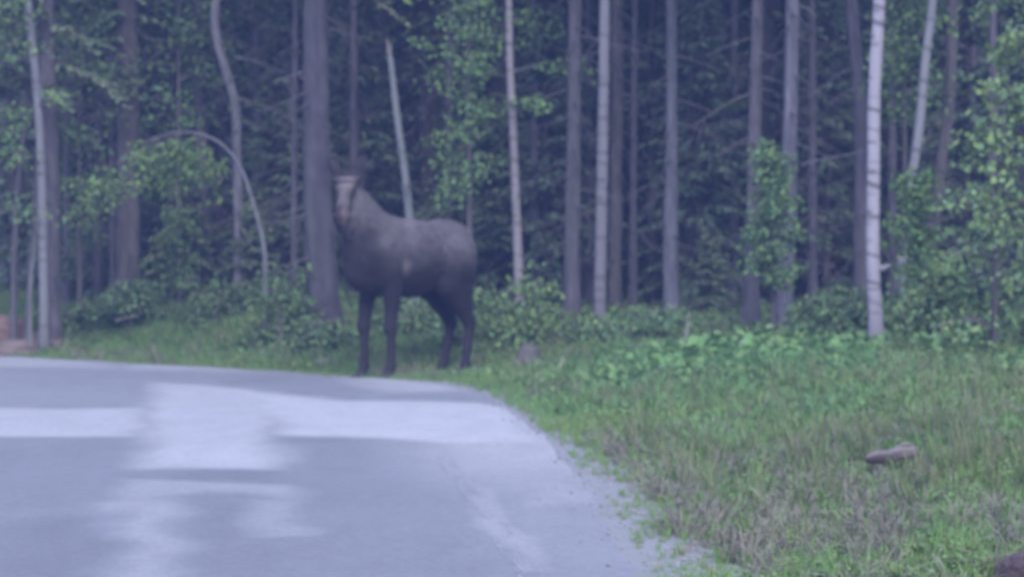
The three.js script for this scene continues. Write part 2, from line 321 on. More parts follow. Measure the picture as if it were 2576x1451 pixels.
// ---------------------------------------------------------------- trees seen one by one
const SPRUCE_GREEN = [0.11, 0.152, 0.078], BIRCH_GREEN = [0.1, 0.155, 0.07], DARK_BARK = [0.085, 0.072, 0.07];
const sprucePool = [];
for (let i = 0; i < 6; i++) sprucePool.push({ crown: spruceCrown(100 + i, 15 + i % 3 * 1.5, [2.3, 3.1, 1.7, 4.0, 2.7, 3.4][i], [1.35, 1.2, 1.45, 1.25, 1.1, 1.35][i], [SPRUCE_GREEN, [0.096, 0.148, 0.082], [0.122, 0.15, 0.076]][i % 3]), dead: deadBranches(200 + i, 0.9, 4.4, 24, 0.95) });
function at(px, py, d) { return V((px - CX) / F * d, EYE - (py - HY) / F * d, -d); }
// pts: pixel polyline from the top of the picture down to the foot, at distance d; w: widths in pixels at the top and at the foot
function pixelTrunk(d, pts, w, H, dtop = 0) {
  const foot = at(pts[pts.length - 1][0], 0, d); foot.y = groundY(foot.x, foot.z) - 0.08;
  const P = pts.map(([x, y], i) => at(x, y, d).sub(foot)).reverse();
  P[0].y = 0; P[0].x = 0; P[0].z = 0;
  const top = P[P.length - 1], r0 = w[1] / 2 / F * d, r1 = w[0] / 2 / F * d; let radii;
  if (H && H > top.y + 1) { const prev = P[P.length - 2], sl = clamp((top.x - prev.x) / (top.y - prev.y), -0.06, 0.06); P.push(V(top.x + sl * (H - top.y) * 0.6, H, dtop)); }
  const all = new THREE.CatmullRomCurve3(P, false, 'centripetal').getLength(), vis = top.y, N = 24; radii = [];
  for (let k = 0; k <= N; k++) { const h = all * k / N; let q = h < vis ? lerp(r0, r1, h / vis) : Math.max(0.012, r1 * (1 - (h - vis) / (all - vis + 1e-6))); if (h < 0.6) q *= 1 + 0.35 * (1 - h / 0.6) ** 2; radii.push(q); }
  const line = new THREE.CatmullRomCurve3(P, false, 'centripetal').getSpacedPoints(80);
  const stemAt = h => { for (let i = 0; i < 80; i++) if (line[i + 1].y >= h) { const t = (h - line[i].y) / (line[i + 1].y - line[i].y || 1); return line[i].clone().lerp(line[i + 1], clamp(t)); } return line[80].clone(); };
  return { foot, P, radii, stemAt };
}
let poolAt = 0;
function spruce(label, d, pts, w, { H = 15, tone = DARK_BARK, crown = true, dead = true, lift = 0, name = 'spruce_tree', cat = 'spruce', scale = 1 } = {}) {
  const q = pixelTrunk(d, pts, w, H), t = thing(name, label, cat, q.foot.toArray());
  part('trunk', trunkGeo(q.P, q.radii, barkTone(tone), barkShape(0.26, d + w[0]), 0.06, 18), barkMat, t);
  const k = sprucePool[poolAt++ % sprucePool.length], s = q.stemAt(3.5), turn = d * 2.7 + w[0];
  if (crown) { for (const [n, g, m] of [['crown', k.crown.needles, needleMat], ['branches', k.crown.wood, twigMat]]) { const c = part(n, g, m, t); c.position.set(s.x, lift + (d < 36 ? 1.6 : 0.4), s.z); c.rotation.y = turn; c.scale.set(scale, H / 16.5, scale); } }
  if (dead) { const c = part('dead_branches', k.dead, twigMat, t); c.position.set(q.stemAt(2).x, 0, q.stemAt(2).z); c.rotation.y = turn * 1.7; }
  return t;
}
function birch(label, d, pts, w, { H = 13, pale = [0.4, 0.385, 0.39], rings = [], seed = 1, h0 = 3.6, n = 34, R = 1.2, stub, cut = false, per = 14 } = {}) {
  const q = pixelTrunk(d, pts, w, cut ? 0 : H), t = thing(cut ? 'tree_snag' : 'birch_tree', label, cut ? 'snag' : 'birch', q.foot.toArray());
  const hs = rings.map(([py, th, s]) => [EYE - (py - HY) / F * d - q.foot.y, th, s]);
  part('trunk', trunkGeo(q.P, q.radii, birchTone(seed, pale, hs), barkShape(0.13, seed), 0.022, 16, cut ? [0.3, 0.27, 0.24] : undefined), birchMat, t);
  if (!cut) { const c = leafyCrown(seed + 40, q.stemAt, h0, H - 0.3, n, R, BIRCH_GREEN, { per }); part('crown', c.leaves, leafMat, t); part('branches', c.wood, twigMat, t); }
  else {
    part('dead_branches', deadBranches(seed, 1.2, 4.0, 7, 0.4), twigMat, t);
    const top = q.P[q.P.length - 1]; for (const [dx, dz, l, k] of [[-0.02, 0, 0.17, 0.018], [0.018, 0.012, 0.1, 0.014], [0.0, -0.02, 0.13, 0.012]]) { const g = new GB(); g.tube([top.clone().add(V(dx, -0.06, dz)), top.clone().add(V(dx * 1.3, l * 0.5, dz)), top.clone().add(V(dx * 1.6 - 0.01, l, dz))], [k, k * 0.7, 0.002], 6, () => [0.2, 0.17, 0.15]); part('splinter', g.geo(), birchMat, t); }
  }
  if (stub) { const [py, dx, l] = stub, h = EYE - (py - HY) / F * d - q.foot.y, b = q.stemAt(h), g = new GB(); g.tube([b, b.clone().add(V(dx * l * 0.6, -0.01, 0.03)), b.clone().add(V(dx * l, 0.03, 0.05))], [0.05, 0.035, 0.012], 8, () => [0.2, 0.185, 0.19], barkShape(0.2, 3), [0.2, 0.18, 0.17]); part('branch_stub', g.geo(), birchMat, t); }
  return t;
}
// left to right across the picture
birch('slim pale birch leaning on the big spruce at the far left edge', 35, [[72, 0], [92, 200], [104, 400], [108, 600], [112, 790]], [20, 26], { seed: 3, pale: [0.15, 0.15, 0.155], h0: 2.4, n: 46, R: 1.6 });
spruce('thick grey-brown spruce trunk behind the bare soil bank at far left', 35.7, [[118, 0], [124, 300], [128, 600], [128, 800]], [40, 52], { tone: [0.115, 0.1, 0.105] });
spruce('thin bare trunk nearest the left edge of the wood', 36, [[62, 330], [46, 470], [38, 620], [32, 780]], [12, 18], { H: 5.2, crown: false, dead: true, tone: [0.12, 0.11, 0.11], name: 'bare_sapling', cat: 'sapling' });
spruce('thin pole-like sapling between the leftmost bare trunk and the thick spruce', 35.5, [[92, 430], [84, 560], [74, 690], [66, 790]], [8, 13], { H: 4.6, crown: false, dead: false, tone: [0.11, 0.105, 0.105], name: 'bare_sapling', cat: 'sapling' });
spruce('thin leaning sapling just left of the thick grey-brown spruce foot', 35, [[96, 520], [88, 610], [78, 700], [76, 790]], [7, 11], { H: 4.0, crown: false, dead: false, tone: [0.16, 0.15, 0.15], name: 'bare_sapling', cat: 'sapling' });
spruce('broad dark violet-brown spruce trunk at upper left above the arched birch leaves', 37.2, [[322, 0], [324, 310], [322, 600], [320, 780]], [52, 62], { lift: 0.6 });
spruce('narrow dark trunk low between the broad upper-left spruce and its left neighbour', 39, [[252, 300], [250, 560], [248, 760]], [22, 30], { lift: 0 });
spruce('straight spruce trunk standing under the arch of the bent birch', 38, [[498, 0], [506, 350], [510, 730]], [30, 34], { lift: 0.4, tone: [0.11, 0.095, 0.1] });
spruce('crooked thin trunk rising just behind the bend of the arched birch', 35.5, [[545, -30], [545, 90], [573, 190], [592, 260], [597, 400], [600, 560], [600, 770]], [20, 24], { H: 12, lift: 1.2, tone: [0.15, 0.14, 0.145], name: 'crooked_tree', cat: 'tree' });
{ // the bent birch, its top hanging over to the left
  const d = 33.5, pts = [[666, 640], [655, 575], [640, 520], [612, 435], [585, 390], [550, 357], [505, 337], [450, 333], [395, 345], [340, 372], [300, 410]];
  const foot = at(668, 0, d); foot.y = groundY(foot.x, foot.z) - 0.05;
  const P = [V(0, 0, 0), ...pts.map(([x, y], i) => at(x, y, d + i * 0.06).sub(foot))];
  const t = thing('bent_birch', 'young birch bent over in an arch with leafy top hanging left', 'birch', foot.toArray());
  part('trunk', trunkGeo(P, [0.045, 0.039, 0.033, 0.03, 0.026, 0.022, 0.018, 0.014, 0.01, 0.007, 0.003], birchTone(9, [0.11, 0.11, 0.115], []), barkShape(0.3, 2), 0.025, 12), birchMat, t);
  const curve = new THREE.CatmullRomCurve3(P), g = new GB(), w = new GB(), r = rng(31);
  for (let i = 0; i < 34; i++) { const p = curve.getPoint(0.56 + 0.44 * r()), e = p.clone().add(V((r() - 0.7) * 0.9, -0.15 - 0.75 * r(), (r() - 0.5) * 0.7)); w.tube([p, p.clone().lerp(e, 0.5).add(V(0, 0.08, 0)), e], [0.006, 0.004, 0.002], 3, () => [0.1, 0.085, 0.08]); for (let q = 0; q < 3; q++) leaves(g, r, p.clone().lerp(e, 0.4 + 0.6 * r()), 16, 0.2, 0.06, [0.085, 0.13, 0.06]); }
  part('crown', g.geo(), leafMat, t); part('twigs', w.geo(), twigMat, t);
}
spruce('large old spruce with flared foot right behind the head of the moose', 33, [[795, -20], [796, 250], [798, 450], [806, 640], [818, 810]], [56, 88], { H: 17, lift: 1.0, tone: [0.06, 0.053, 0.061], scale: 1.0 });
birch('pale broken-off tree trunk rising behind the back of the moose', 35, [[980, 124], [1000, 300], [1018, 430], [1030, 545], [1042, 690], [1050, 790]], [15, 26], { cut: true, seed: 14, pale: [0.16, 0.17, 0.172] });
spruce('dim trunk just right of the broken-off pale trunk', 44, [[1068, 60], [1070, 300], [1072, 760]], [22, 30], { lift: 0.5 });
birch('slender pinkish birch above the rump of the moose, leafy at top', 34.5, [[1280, -10], [1283, 170], [1291, 330], [1298, 500], [1305, 690], [1310, 800]], [17, 25], { seed: 21, pale: [0.21, 0.19, 0.2], h0: 2.7, n: 46, R: 1.5, per: 30, rings: [[348, 0.03, 0.5], [400, 0.02, 0.5], [440, 0.03, 0.4], [560, 0.03, 0.5], [640, 0.02, 0.5]] });
spruce('dark trunk left of the grey birch, rising from the leafy bushes', 34, [[1446, 0], [1444, 300], [1440, 600], [1438, 850]], [32, 42], { lift: 1.2, tone: [0.1, 0.09, 0.095] });
birch('tall straight grey birch left of centre-right gap in the wood', 32, [[1521, -10], [1517, 300], [1512, 560], [1507, 840]], [26, 32], { seed: 33, pale: [0.13, 0.125, 0.135], h0: 4.4, R: 1.3, rings: [[90, 0.03, 0.5], [210, 0.04, 0.4], [410, 0.03, 0.5], [470, 0.04, 0.35], [700, 0.04, 0.4]] });
spruce('dark trunk tight against the right side of the grey birch', 35, [[1552, 0], [1550, 400], [1546, 840]], [26, 34], { lift: 1.0 });
spruce('thin dark trunk between the grey birch and the bluish-grey spruce', 38, [[1640, 60], [1641, 400], [1642, 810]], [15, 22], { lift: 0.6, H: 12 });
spruce('bluish-grey straight trunk in the gap right of the grey birch', 34, [[1689, -10], [1689, 380], [1687, 600], [1690, 850]], [24, 40], { lift: 1.3, tone: [0.13, 0.125, 0.14] });
spruce('dark trunk half hidden behind the leafy sapling at centre right', 31.5, [[1904, 60], [1900, 300], [1894, 600], [1888, 872]], [28, 44], { lift: 1.4, tone: [0.1, 0.088, 0.095] });
spruce('stout blue-grey spruce trunk just right of the leafy sapling', 31, [[1992, -10], [1988, 300], [1980, 600], [1970, 880]], [34, 44], { H: 16, lift: 1.6, tone: [0.125, 0.115, 0.13] });
spruce('dark spruce trunk close behind the left side of the white birch', 33, [[2138, -10], [2152, 140], [2164, 300], [2165, 800]], [32, 36], { lift: 1.2, tone: [0.11, 0.095, 0.105] });
birch('bright white birch with black rings and a branch stub, at right', 27, [[2211, -20], [2208, 60], [2199, 230], [2197, 440], [2196, 640], [2202, 780], [2206, 905]], [30, 37], { seed: 51, pale: [0.3, 0.275, 0.3], h0: 3.9, R: 1.4, n: 30, H: 14, rings: [[19, 0.025, 0.75], [61, 0.035, 0.8], [277, 0.025, 0.85], [327, 0.02, 0.5], [430, 0.02, 0.6], [465, 0.035, 0.85], [541, 0.025, 0.75], [641, 0.025, 0.65], [711, 0.025, 0.8], [760, 0.03, 0.4]], stub: [672, 1, 0.17] });
birch('leaning grey birch right of the white birch, thin and dim', 31, [[2346, -10], [2328, 140], [2308, 350], [2285, 500], [2272, 640], [2262, 800]], [22, 28], { seed: 61, pale: [0.17, 0.17, 0.175], h0: 3.4, R: 1.2, rings: [[120, 0.04, 0.5], [240, 0.03, 0.5]] });
spruce('dark slanting trunk right of the leaning grey birch', 35, [[2394, 0], [2388, 250], [2366, 420], [2340, 640], [2330, 800]], [28, 30], { lift: 1.2, H: 13 });
spruce('short thin pole in front of the slanting dark trunk at right', 30, [[2316, 660], [2312, 740], [2306, 810]], [11, 15], { H: 0, crown: false, dead: false, tone: [0.22, 0.2, 0.21], name: 'dead_pole', cat: 'pole' });

const ANCHORS = [[-1e4, 'left picture edge'], [128, 'thick left spruce'], [508, 'spruce under the arch'], [597, 'crooked tree'], [800, 'large old spruce'], [1010, 'broken snag'], [1294, 'pinkish birch'], [1514, 'grey birch'], [1689, 'bluish-grey trunk'], [1982, 'stout spruce'], [2197, 'white birch'], [2305, 'leaning birch'], [1e4, 'right picture edge']];
const NTH = ['nearest', 'second nearest', 'third nearest', 'fourth nearest', 'fifth nearest', 'sixth nearest', 'seventh nearest', 'eighth nearest', 'ninth nearest', 'tenth nearest', 'eleventh nearest', 'twelfth nearest'];
function labelByGap(kind, list) {                        // what stands left and right of each, and how far back it is in that gap
  const gaps = new Map();
  for (const o of list) { const px = CX - o.position.x / o.position.z * F, k = ANCHORS.findIndex(a => a[0] > px); if (!gaps.has(k)) gaps.set(k, []); gaps.get(k).push(o); }
  for (const [k, g] of gaps) { g.sort((a, b) => b.position.z - a.position.z); g.forEach((o, i) => { o.userData.label = `${kind} between the ${ANCHORS[k - 1][1]} and the ${ANCHORS[k][1]}${g.length > 1 ? ', ' + (NTH[i] || `number ${i + 1} from the front`) : ''}`; }); }
}
// spruces of the dim background, too alike to tell apart
{
  const r = rng(404), proto = [], all = [];
  for (let i = 0; i < 4; i++) {
    const g = trunkGeo([V(0, -0.1, 0), V((r() - 0.5) * 0.3, 6, (r() - 0.5) * 0.3), V((r() - 0.5) * 0.4, 15, 0)], [0.19, 0.14, 0.12, 0.08, 0.02], barkTone(DARK_BARK), barkShape(0.12, i * 9), 0.25, 10);
    const t = thing('background_spruce', 'spruce in the dim background of the wood, behind nearer trunks', 'spruce', [0, 0, 0], 0, 'spruces in the dim background of the wood');
    part('trunk', g, barkMat, t); const k = sprucePool[i]; part('crown', k.crown.needles, needleMat, t); part('branches', k.crown.wood, twigMat, t); part('dead_branches', k.dead, twigMat, t);
    proto.push(t);
  }
  let made = 0; const spots = [];
  for (let tries = 0; tries < 4000 && made < 58; tries++) {
    const d = 39 + 19 * r() ** 0.9, x = (r() * 2 - 1) * (0.2 * d + 1.2);
    if (edgeDist(x, -d) < 4 || spots.some(([a, b]) => (a - x) ** 2 + ((b - d) * 0.8) ** 2 < 1.5)) continue;
    spots.push([x, d]);
    let t = proto[made]; if (!t) { t = proto[made % 4].clone(); t.name = numbered('background_spruce'); t.userData = { ...t.userData }; scene.add(t); }
    const s = 0.75 + 0.5 * r(); t.position.set(x, groundY(x, -d), -d); t.rotation.y = r() * 6.28; t.scale.set(s, 0.9 + 0.25 * r(), s); made++; all.push(t);
  }
  labelByGap('dim background spruce', all);
}
// slim bare-stemmed spruces between the nearer trunks
{
  const r = rng(515), all = [];
  for (const [px, d, w, lean] of [[168, 39, 17, 4], [286, 38, 15, -6], [368, 41, 24, 3], [432, 39.5, 18, 5], [556, 41, 20, 0], [648, 40, 22, -4], [738, 36, 15, 6], [890, 38.5, 20, 0], [940, 41.5, 24, -5], [1128, 39, 20, 4], [1184, 36.5, 13, -8], [1242, 40, 24, 3], [1346, 38, 18, -3], [1384, 42, 24, 4], [1480, 38.5, 24, 0], [1592, 36.5, 17, 5], [1738, 39, 22, -4], [1788, 41, 24, 3], [1842, 37.5, 22, 4], [1936, 40, 24, 0], [2044, 37, 20, -3], [2096, 40, 26, 4], [2246, 37.5, 20, -5], [2440, 38, 22, 6], [2500, 36, 20, -4]])
    all.push(spruce('slim', d, [[px + lean, -20], [px + lean * 0.4, 380], [px, 800]], [w * 0.8, w * 1.25], { H: 11 + 3 * r(), lift: 2.2 + r(), scale: 0.75, name: 'slim_spruce', tone: [0.115, 0.1, 0.11], dead: r() < 0.5 }));
  labelByGap('slim bare-stemmed spruce', all);
}
// young spruces with green to the ground
{
  const kinds = [spruceCrown(301, 3.4, 0.25, 1.0, [0.1, 0.148, 0.075], { gap: 0.17, per: 6, twigGap: 0.07, twigLen: 0.24, width: 0.026, thin: 0.3 }), spruceCrown(302, 5.2, 0.4, 1.3, [0.095, 0.142, 0.08], { gap: 0.2, per: 6, twigGap: 0.08, twigLen: 0.28, width: 0.03, thin: 0.5 }), spruceCrown(303, 2.0, 0.1, 0.75, [0.105, 0.15, 0.076], { gap: 0.13, per: 6, twigGap: 0.06, twigLen: 0.2, width: 0.024, thin: 0.2 })];
  const stems = [3.3, 5.1, 1.9].map((h, i) => trunkGeo([V(0, -0.05, 0), V(0.02, h / 2, 0), V(0, h, 0)], [0.03 + h * 0.006, 0.02, 0.004], barkTone(DARK_BARK), null, 0.3, 7));
  const spots = [[215, 40, 1, 1], [420, 41, 1, 0.9], [690, 37.5, 0, 1], [905, 40, 1, 1], [1150, 41, 1, 1.05], [1230, 38.5, 0, 0.9], [1375, 38, 1, 0.9], [1590, 42, 1, 1], [1760, 37, 1, 0.95], [1830, 40, 1, 1.1], [2080, 38, 1, 0.9], [2250, 40, 1, 1.1], [2430, 37, 1, 1], [30, 42, 1, 1], [560, 44, 1, 1.1], [760, 43, 1, 1.2], [1000, 45, 1, 1.15], [1330, 46, 1, 1.3], [1480, 47, 1, 1.2], [1700, 46, 1, 1.3], [1930, 45, 1, 1.2], [2180, 47, 1, 1.3], [330, 47, 1, 1.3], [130, 46, 1, 1.3], [690, 49, 1, 1.4], [2350, 48, 1, 1.4], [640, 35.5, 2, 0.8], [470, 37.5, 2, 0.9], [1090, 37, 2, 0.8], [1790, 34.5, 2, 0.6]];
  const r = rng(88), proto = [], all = [];
  for (const [px, d, k, s] of spots) {
    const x = (px - CX) / F * d, y = groundY(x, -d); let t = proto[k];
    if (!t) { t = proto[k] = thing('young_spruce', 'young dark green spruce filling gaps between the trunks', 'spruce', [0, 0, 0], 0, 'young spruces under the tall trees'); part('trunk', stems[k], barkMat, t); part('crown', kinds[k].needles, needleMat, t); part('branches', kinds[k].wood, twigMat, t); }
    else { t = t.clone(); t.name = numbered('young_spruce'); t.userData = { ...t.userData }; scene.add(t); }
    t.position.set(x, y, -d); t.rotation.y = r() * 6.28; t.scale.setScalar(s * (0.92 + 0.16 * r())); all.push(t);
  }
  labelByGap('young green spruce', all);
}
// the far wood, one mass
{
  const k = spruceCrown(777, 14, 0.6, 1.9, [0.08, 0.115, 0.065], { gap: 0.4, per: 6, twigGap: 0.16, twigLen: 0.42, width: 0.06, thin: 2 });
  const g = new GB(); g.tube([V(0, -0.3, 0), V(0, 7, 0), V(0, 14, 0)], [0.2, 0.14, 0.02], 7, () => DARK_BARK);
  const geo = mergeGeometries([k.needles, k.wood, g.geo()]), r = rng(61), M = [], m = new THREE.Matrix4();
  for (let i = 0; i < 420; i++) { const d = 57 + 55 * r(), x = (r() * 2 - 1) * (0.3 * d + 14); if (edgeDist(x, -d) < 5) continue; const s = 0.85 + 0.5 * r(); M.push(m.clone().compose(V(x, groundY(x, -d) - 0.1, -d), new THREE.Quaternion().setFromAxisAngle(V(0, 1, 0), r() * 6.28), V(s, s * (0.9 + 0.3 * r()), s))); }
  for (let i = 0; i < 120; i++) { const left = i % 2, d = 20 + 60 * r(), x = left ? -16 - 30 * r() : 13 + 25 * r(); if (left && (innerDist(x, -d) < 5 && edgeDist(x, -d) < 5)) continue; const s = 0.85 + 0.5 * r(); M.push(m.clone().compose(V(x, groundY(x, -d) - 0.1, -d), new THREE.Quaternion().setFromAxisAngle(V(0, 1, 0), r() * 6.28), V(s, s, s))); }
  const im = new THREE.InstancedMesh(geo, needleMat, M.length); M.forEach((q, i) => im.setMatrixAt(i, q)); im.name = 'far_wood'; im.castShadow = im.receiveShadow = true; scene.add(im);
  tag(im, 'dark mass of distant spruce wood closing the background', 'forest', null, 'stuff');
}

// ---------------------------------------------------------------- saplings and bushes, each one a plant of its own
function sapling(label, px, d, H, R, { seed = 1, n = 26, per = 24, size = 0.055, col = BIRCH_GREEN, stems = 1, h0 = 0.4, spread = 0.17, name = 'leafy_sapling', cat = 'sapling', lean = 0, clumps = 4, tone = [0.085, 0.075, 0.07], top = 0.35 } = {}) {
  const x = (px - CX) / F * d, t = thing(name, label, cat, [x, groundY(x, -d) - 0.03, -d]), r = rng(seed), lv = [], wd = [];
  for (let s = 0; s < stems; s++) {
    const a = r() * 6.28, o = stems > 1 ? R * 0.55 : 0.05, hh = H * (stems > 1 ? 0.6 + 0.5 * r() : 1), b = V(Math.cos(a) * 0.08 * (stems - 1), 0, Math.sin(a) * 0.08 * (stems - 1)), e = V(Math.cos(a) * o * r() + lean * hh, hh, Math.sin(a) * o * r());
    const stemAt = h => { const k = clamp(h / hh); return V(lerp(b.x, e.x, k * k * 0.6 + k * 0.4), h, lerp(b.z, e.z, k)); };
    const sg = new GB(); sg.tube([0, 0.25, 0.5, 0.75, 1].map(k => stemAt(k * hh)), [0.012 + hh * 0.005, 0.01 + hh * 0.004, 0.009 + hh * 0.002, 0.007, 0.002], 6, () => tone); part('stem', sg.geo(), twigMat, t);
    const c = leafyCrown(seed * 13 + s, stemAt, h0, hh, Math.ceil(n / stems), stems > 1 ? R * 0.55 : R, col, { per, size, spread, clumps, top }); lv.push(c.leaves); wd.push(c.wood);
  }
  part('leaves', mergeGeometries(lv), leafMat, t); part('branches', mergeGeometries(wd), twigMat, t);
  return t;
}
const BUSH = { stems: 6, h0: 0.12, name: 'leafy_bush', cat: 'bush', top: 0.7 };
sapling('leafy sapling with soft green crown before the stout blue-grey trunk', 1945, 29.5, 2.35, 0.42, { seed: 2, n: 34, per: 17, h0: 0.8, col: [0.085, 0.135, 0.075] });
sapling('tall leafy bush with bright green leaves filling the right edge', 2625, 24, 3.2, 1.1, { ...BUSH, seed: 4, n: 62, per: 15, size: 0.065, stems: 8, col: [0.108, 0.155, 0.09], spread: 0.2, h0: 0.3 });
sapling('overhanging leafy tree branch crown at the upper right corner', 2640, 24.5, 6.2, 1.3, { seed: 6, n: 42, per: 18, size: 0.07, col: [0.108, 0.158, 0.085], h0: 2.9, spread: 0.24, name: 'leafy_tree', cat: 'tree', tone: [0.2, 0.19, 0.19] });
sapling('sparse leafy sapling between the white birch and the right edge bush', 2300, 28.5, 1.9, 0.5, { seed: 7, n: 26, per: 16, size: 0.06, col: [0.085, 0.135, 0.06], h0: 0.5 });
sapling('low leafy bush around the foot of the white birch', 2235, 28, 0.75, 0.75, { ...BUSH, seed: 8, n: 32, per: 14, col: [0.08, 0.125, 0.075] });
sapling('low leafy bush left of the foot of the white birch', 2080, 28.6, 0.7, 0.7, { ...BUSH, seed: 9, n: 32, per: 14, col: [0.08, 0.12, 0.07] });
sapling('spreading pale green bush under the bright bush at the right edge', 2420, 26, 1.0, 0.9, { ...BUSH, seed: 10, n: 36, per: 15, size: 0.06, col: [0.11, 0.155, 0.085] });
sapling('leafy bush just behind the hind legs of the moose', 1235, 31.5, 0.85, 0.75, { ...BUSH, seed: 11, n: 30, per: 14, col: [0.105, 0.155, 0.085] });
sapling('bush with arching shoots left of the dark trunk, behind the stump', 1370, 31.5, 0.95, 0.7, { ...BUSH, seed: 12, n: 30, per: 13, col: [0.1, 0.15, 0.075] });
sapling('small bush seen beneath the belly of the moose', 1050, 33, 0.6, 0.7, { ...BUSH, seed: 13, n: 34, per: 15, col: [0.09, 0.13, 0.08] });
sapling('bushy young growth left of the large old spruce foot', 700, 33, 0.95, 0.75, { ...BUSH, seed: 15, n: 30, per: 13, col: [0.075, 0.115, 0.06] });
sapling('leafy sapling under the arched birch, at the edge of the wood', 330, 35.5, 0.8, 0.5, { seed: 16, n: 24, per: 15, col: [0.08, 0.12, 0.075] });
sapling('dim leafy sapling beyond the verge, left of the arched birch foot', 450, 36.5, 1.5, 0.5, { seed: 17, n: 22, per: 12, col: [0.075, 0.115, 0.06] });
sapling('light green leafy tree crown at the upper left edge', -20, 34.5, 6.2, 0.9, { seed: 18, n: 26, per: 15, size: 0.055, col: [0.085, 0.14, 0.07], h0: 1.3, name: 'leafy_tree', cat: 'tree', spread: 0.25 });
sapling('leafy young birch with hazy green crown left of the arched birch', 200, 36.5, 5.8, 1.05, { seed: 19, n: 40, per: 15, size: 0.055, col: [0.08, 0.125, 0.065], h0: 1.2, name: 'leafy_tree', cat: 'tree', spread: 0.25 });
sapling('tall hazy leafy tree above the arch of the bent birch', 450, 37, 6.6, 1.1, { seed: 20, n: 42, per: 15, size: 0.055, col: [0.08, 0.125, 0.075], h0: 2.6, name: 'leafy_tree', cat: 'tree', spread: 0.26 });
sapling('slim leafy tree left of the pinkish birch', 1180, 33.2, 5.2, 0.6, { seed: 22, n: 38, per: 15, size: 0.055, col: [0.085, 0.135, 0.07], h0: 1.8, name: 'leafy_tree', cat: 'tree', spread: 0.22 });
sapling('dim leafy tree right of the white birch, behind the leaning birch', 2275, 31.6, 5.4, 0.6, { seed: 23, n: 40, per: 18, size: 0.055, col: [0.075, 0.12, 0.065], h0: 2.6, name: 'leafy_tree', cat: 'tree', spread: 0.24 });
sapling('low bush in the grass before the dim gap at centre right', 1620, 30, 0.5, 0.6, { ...BUSH, seed: 24, n: 34, per: 14, col: [0.08, 0.125, 0.075] });
sapling('low bush before the grey birch foot', 1530, 30.5, 0.45, 0.55, { ...BUSH, seed: 25, n: 32, per: 14, col: [0.08, 0.12, 0.07] });
sapling('low bush at the edge of the wood, right of the soil bank', 250, 36, 0.55, 0.7, { ...BUSH, seed: 26, n: 32, per: 14, col: [0.075, 0.115, 0.065] });
sapling('low leafy bush left of the front legs of the moose', 830, 32, 0.55, 0.6, { ...BUSH, seed: 27, n: 32, per: 14, col: [0.08, 0.12, 0.075] });
sapling('dim bush at the wood edge below the arch of the bent birch', 560, 35, 0.75, 0.8, { ...BUSH, seed: 28, n: 34, per: 14, col: [0.07, 0.105, 0.06] });

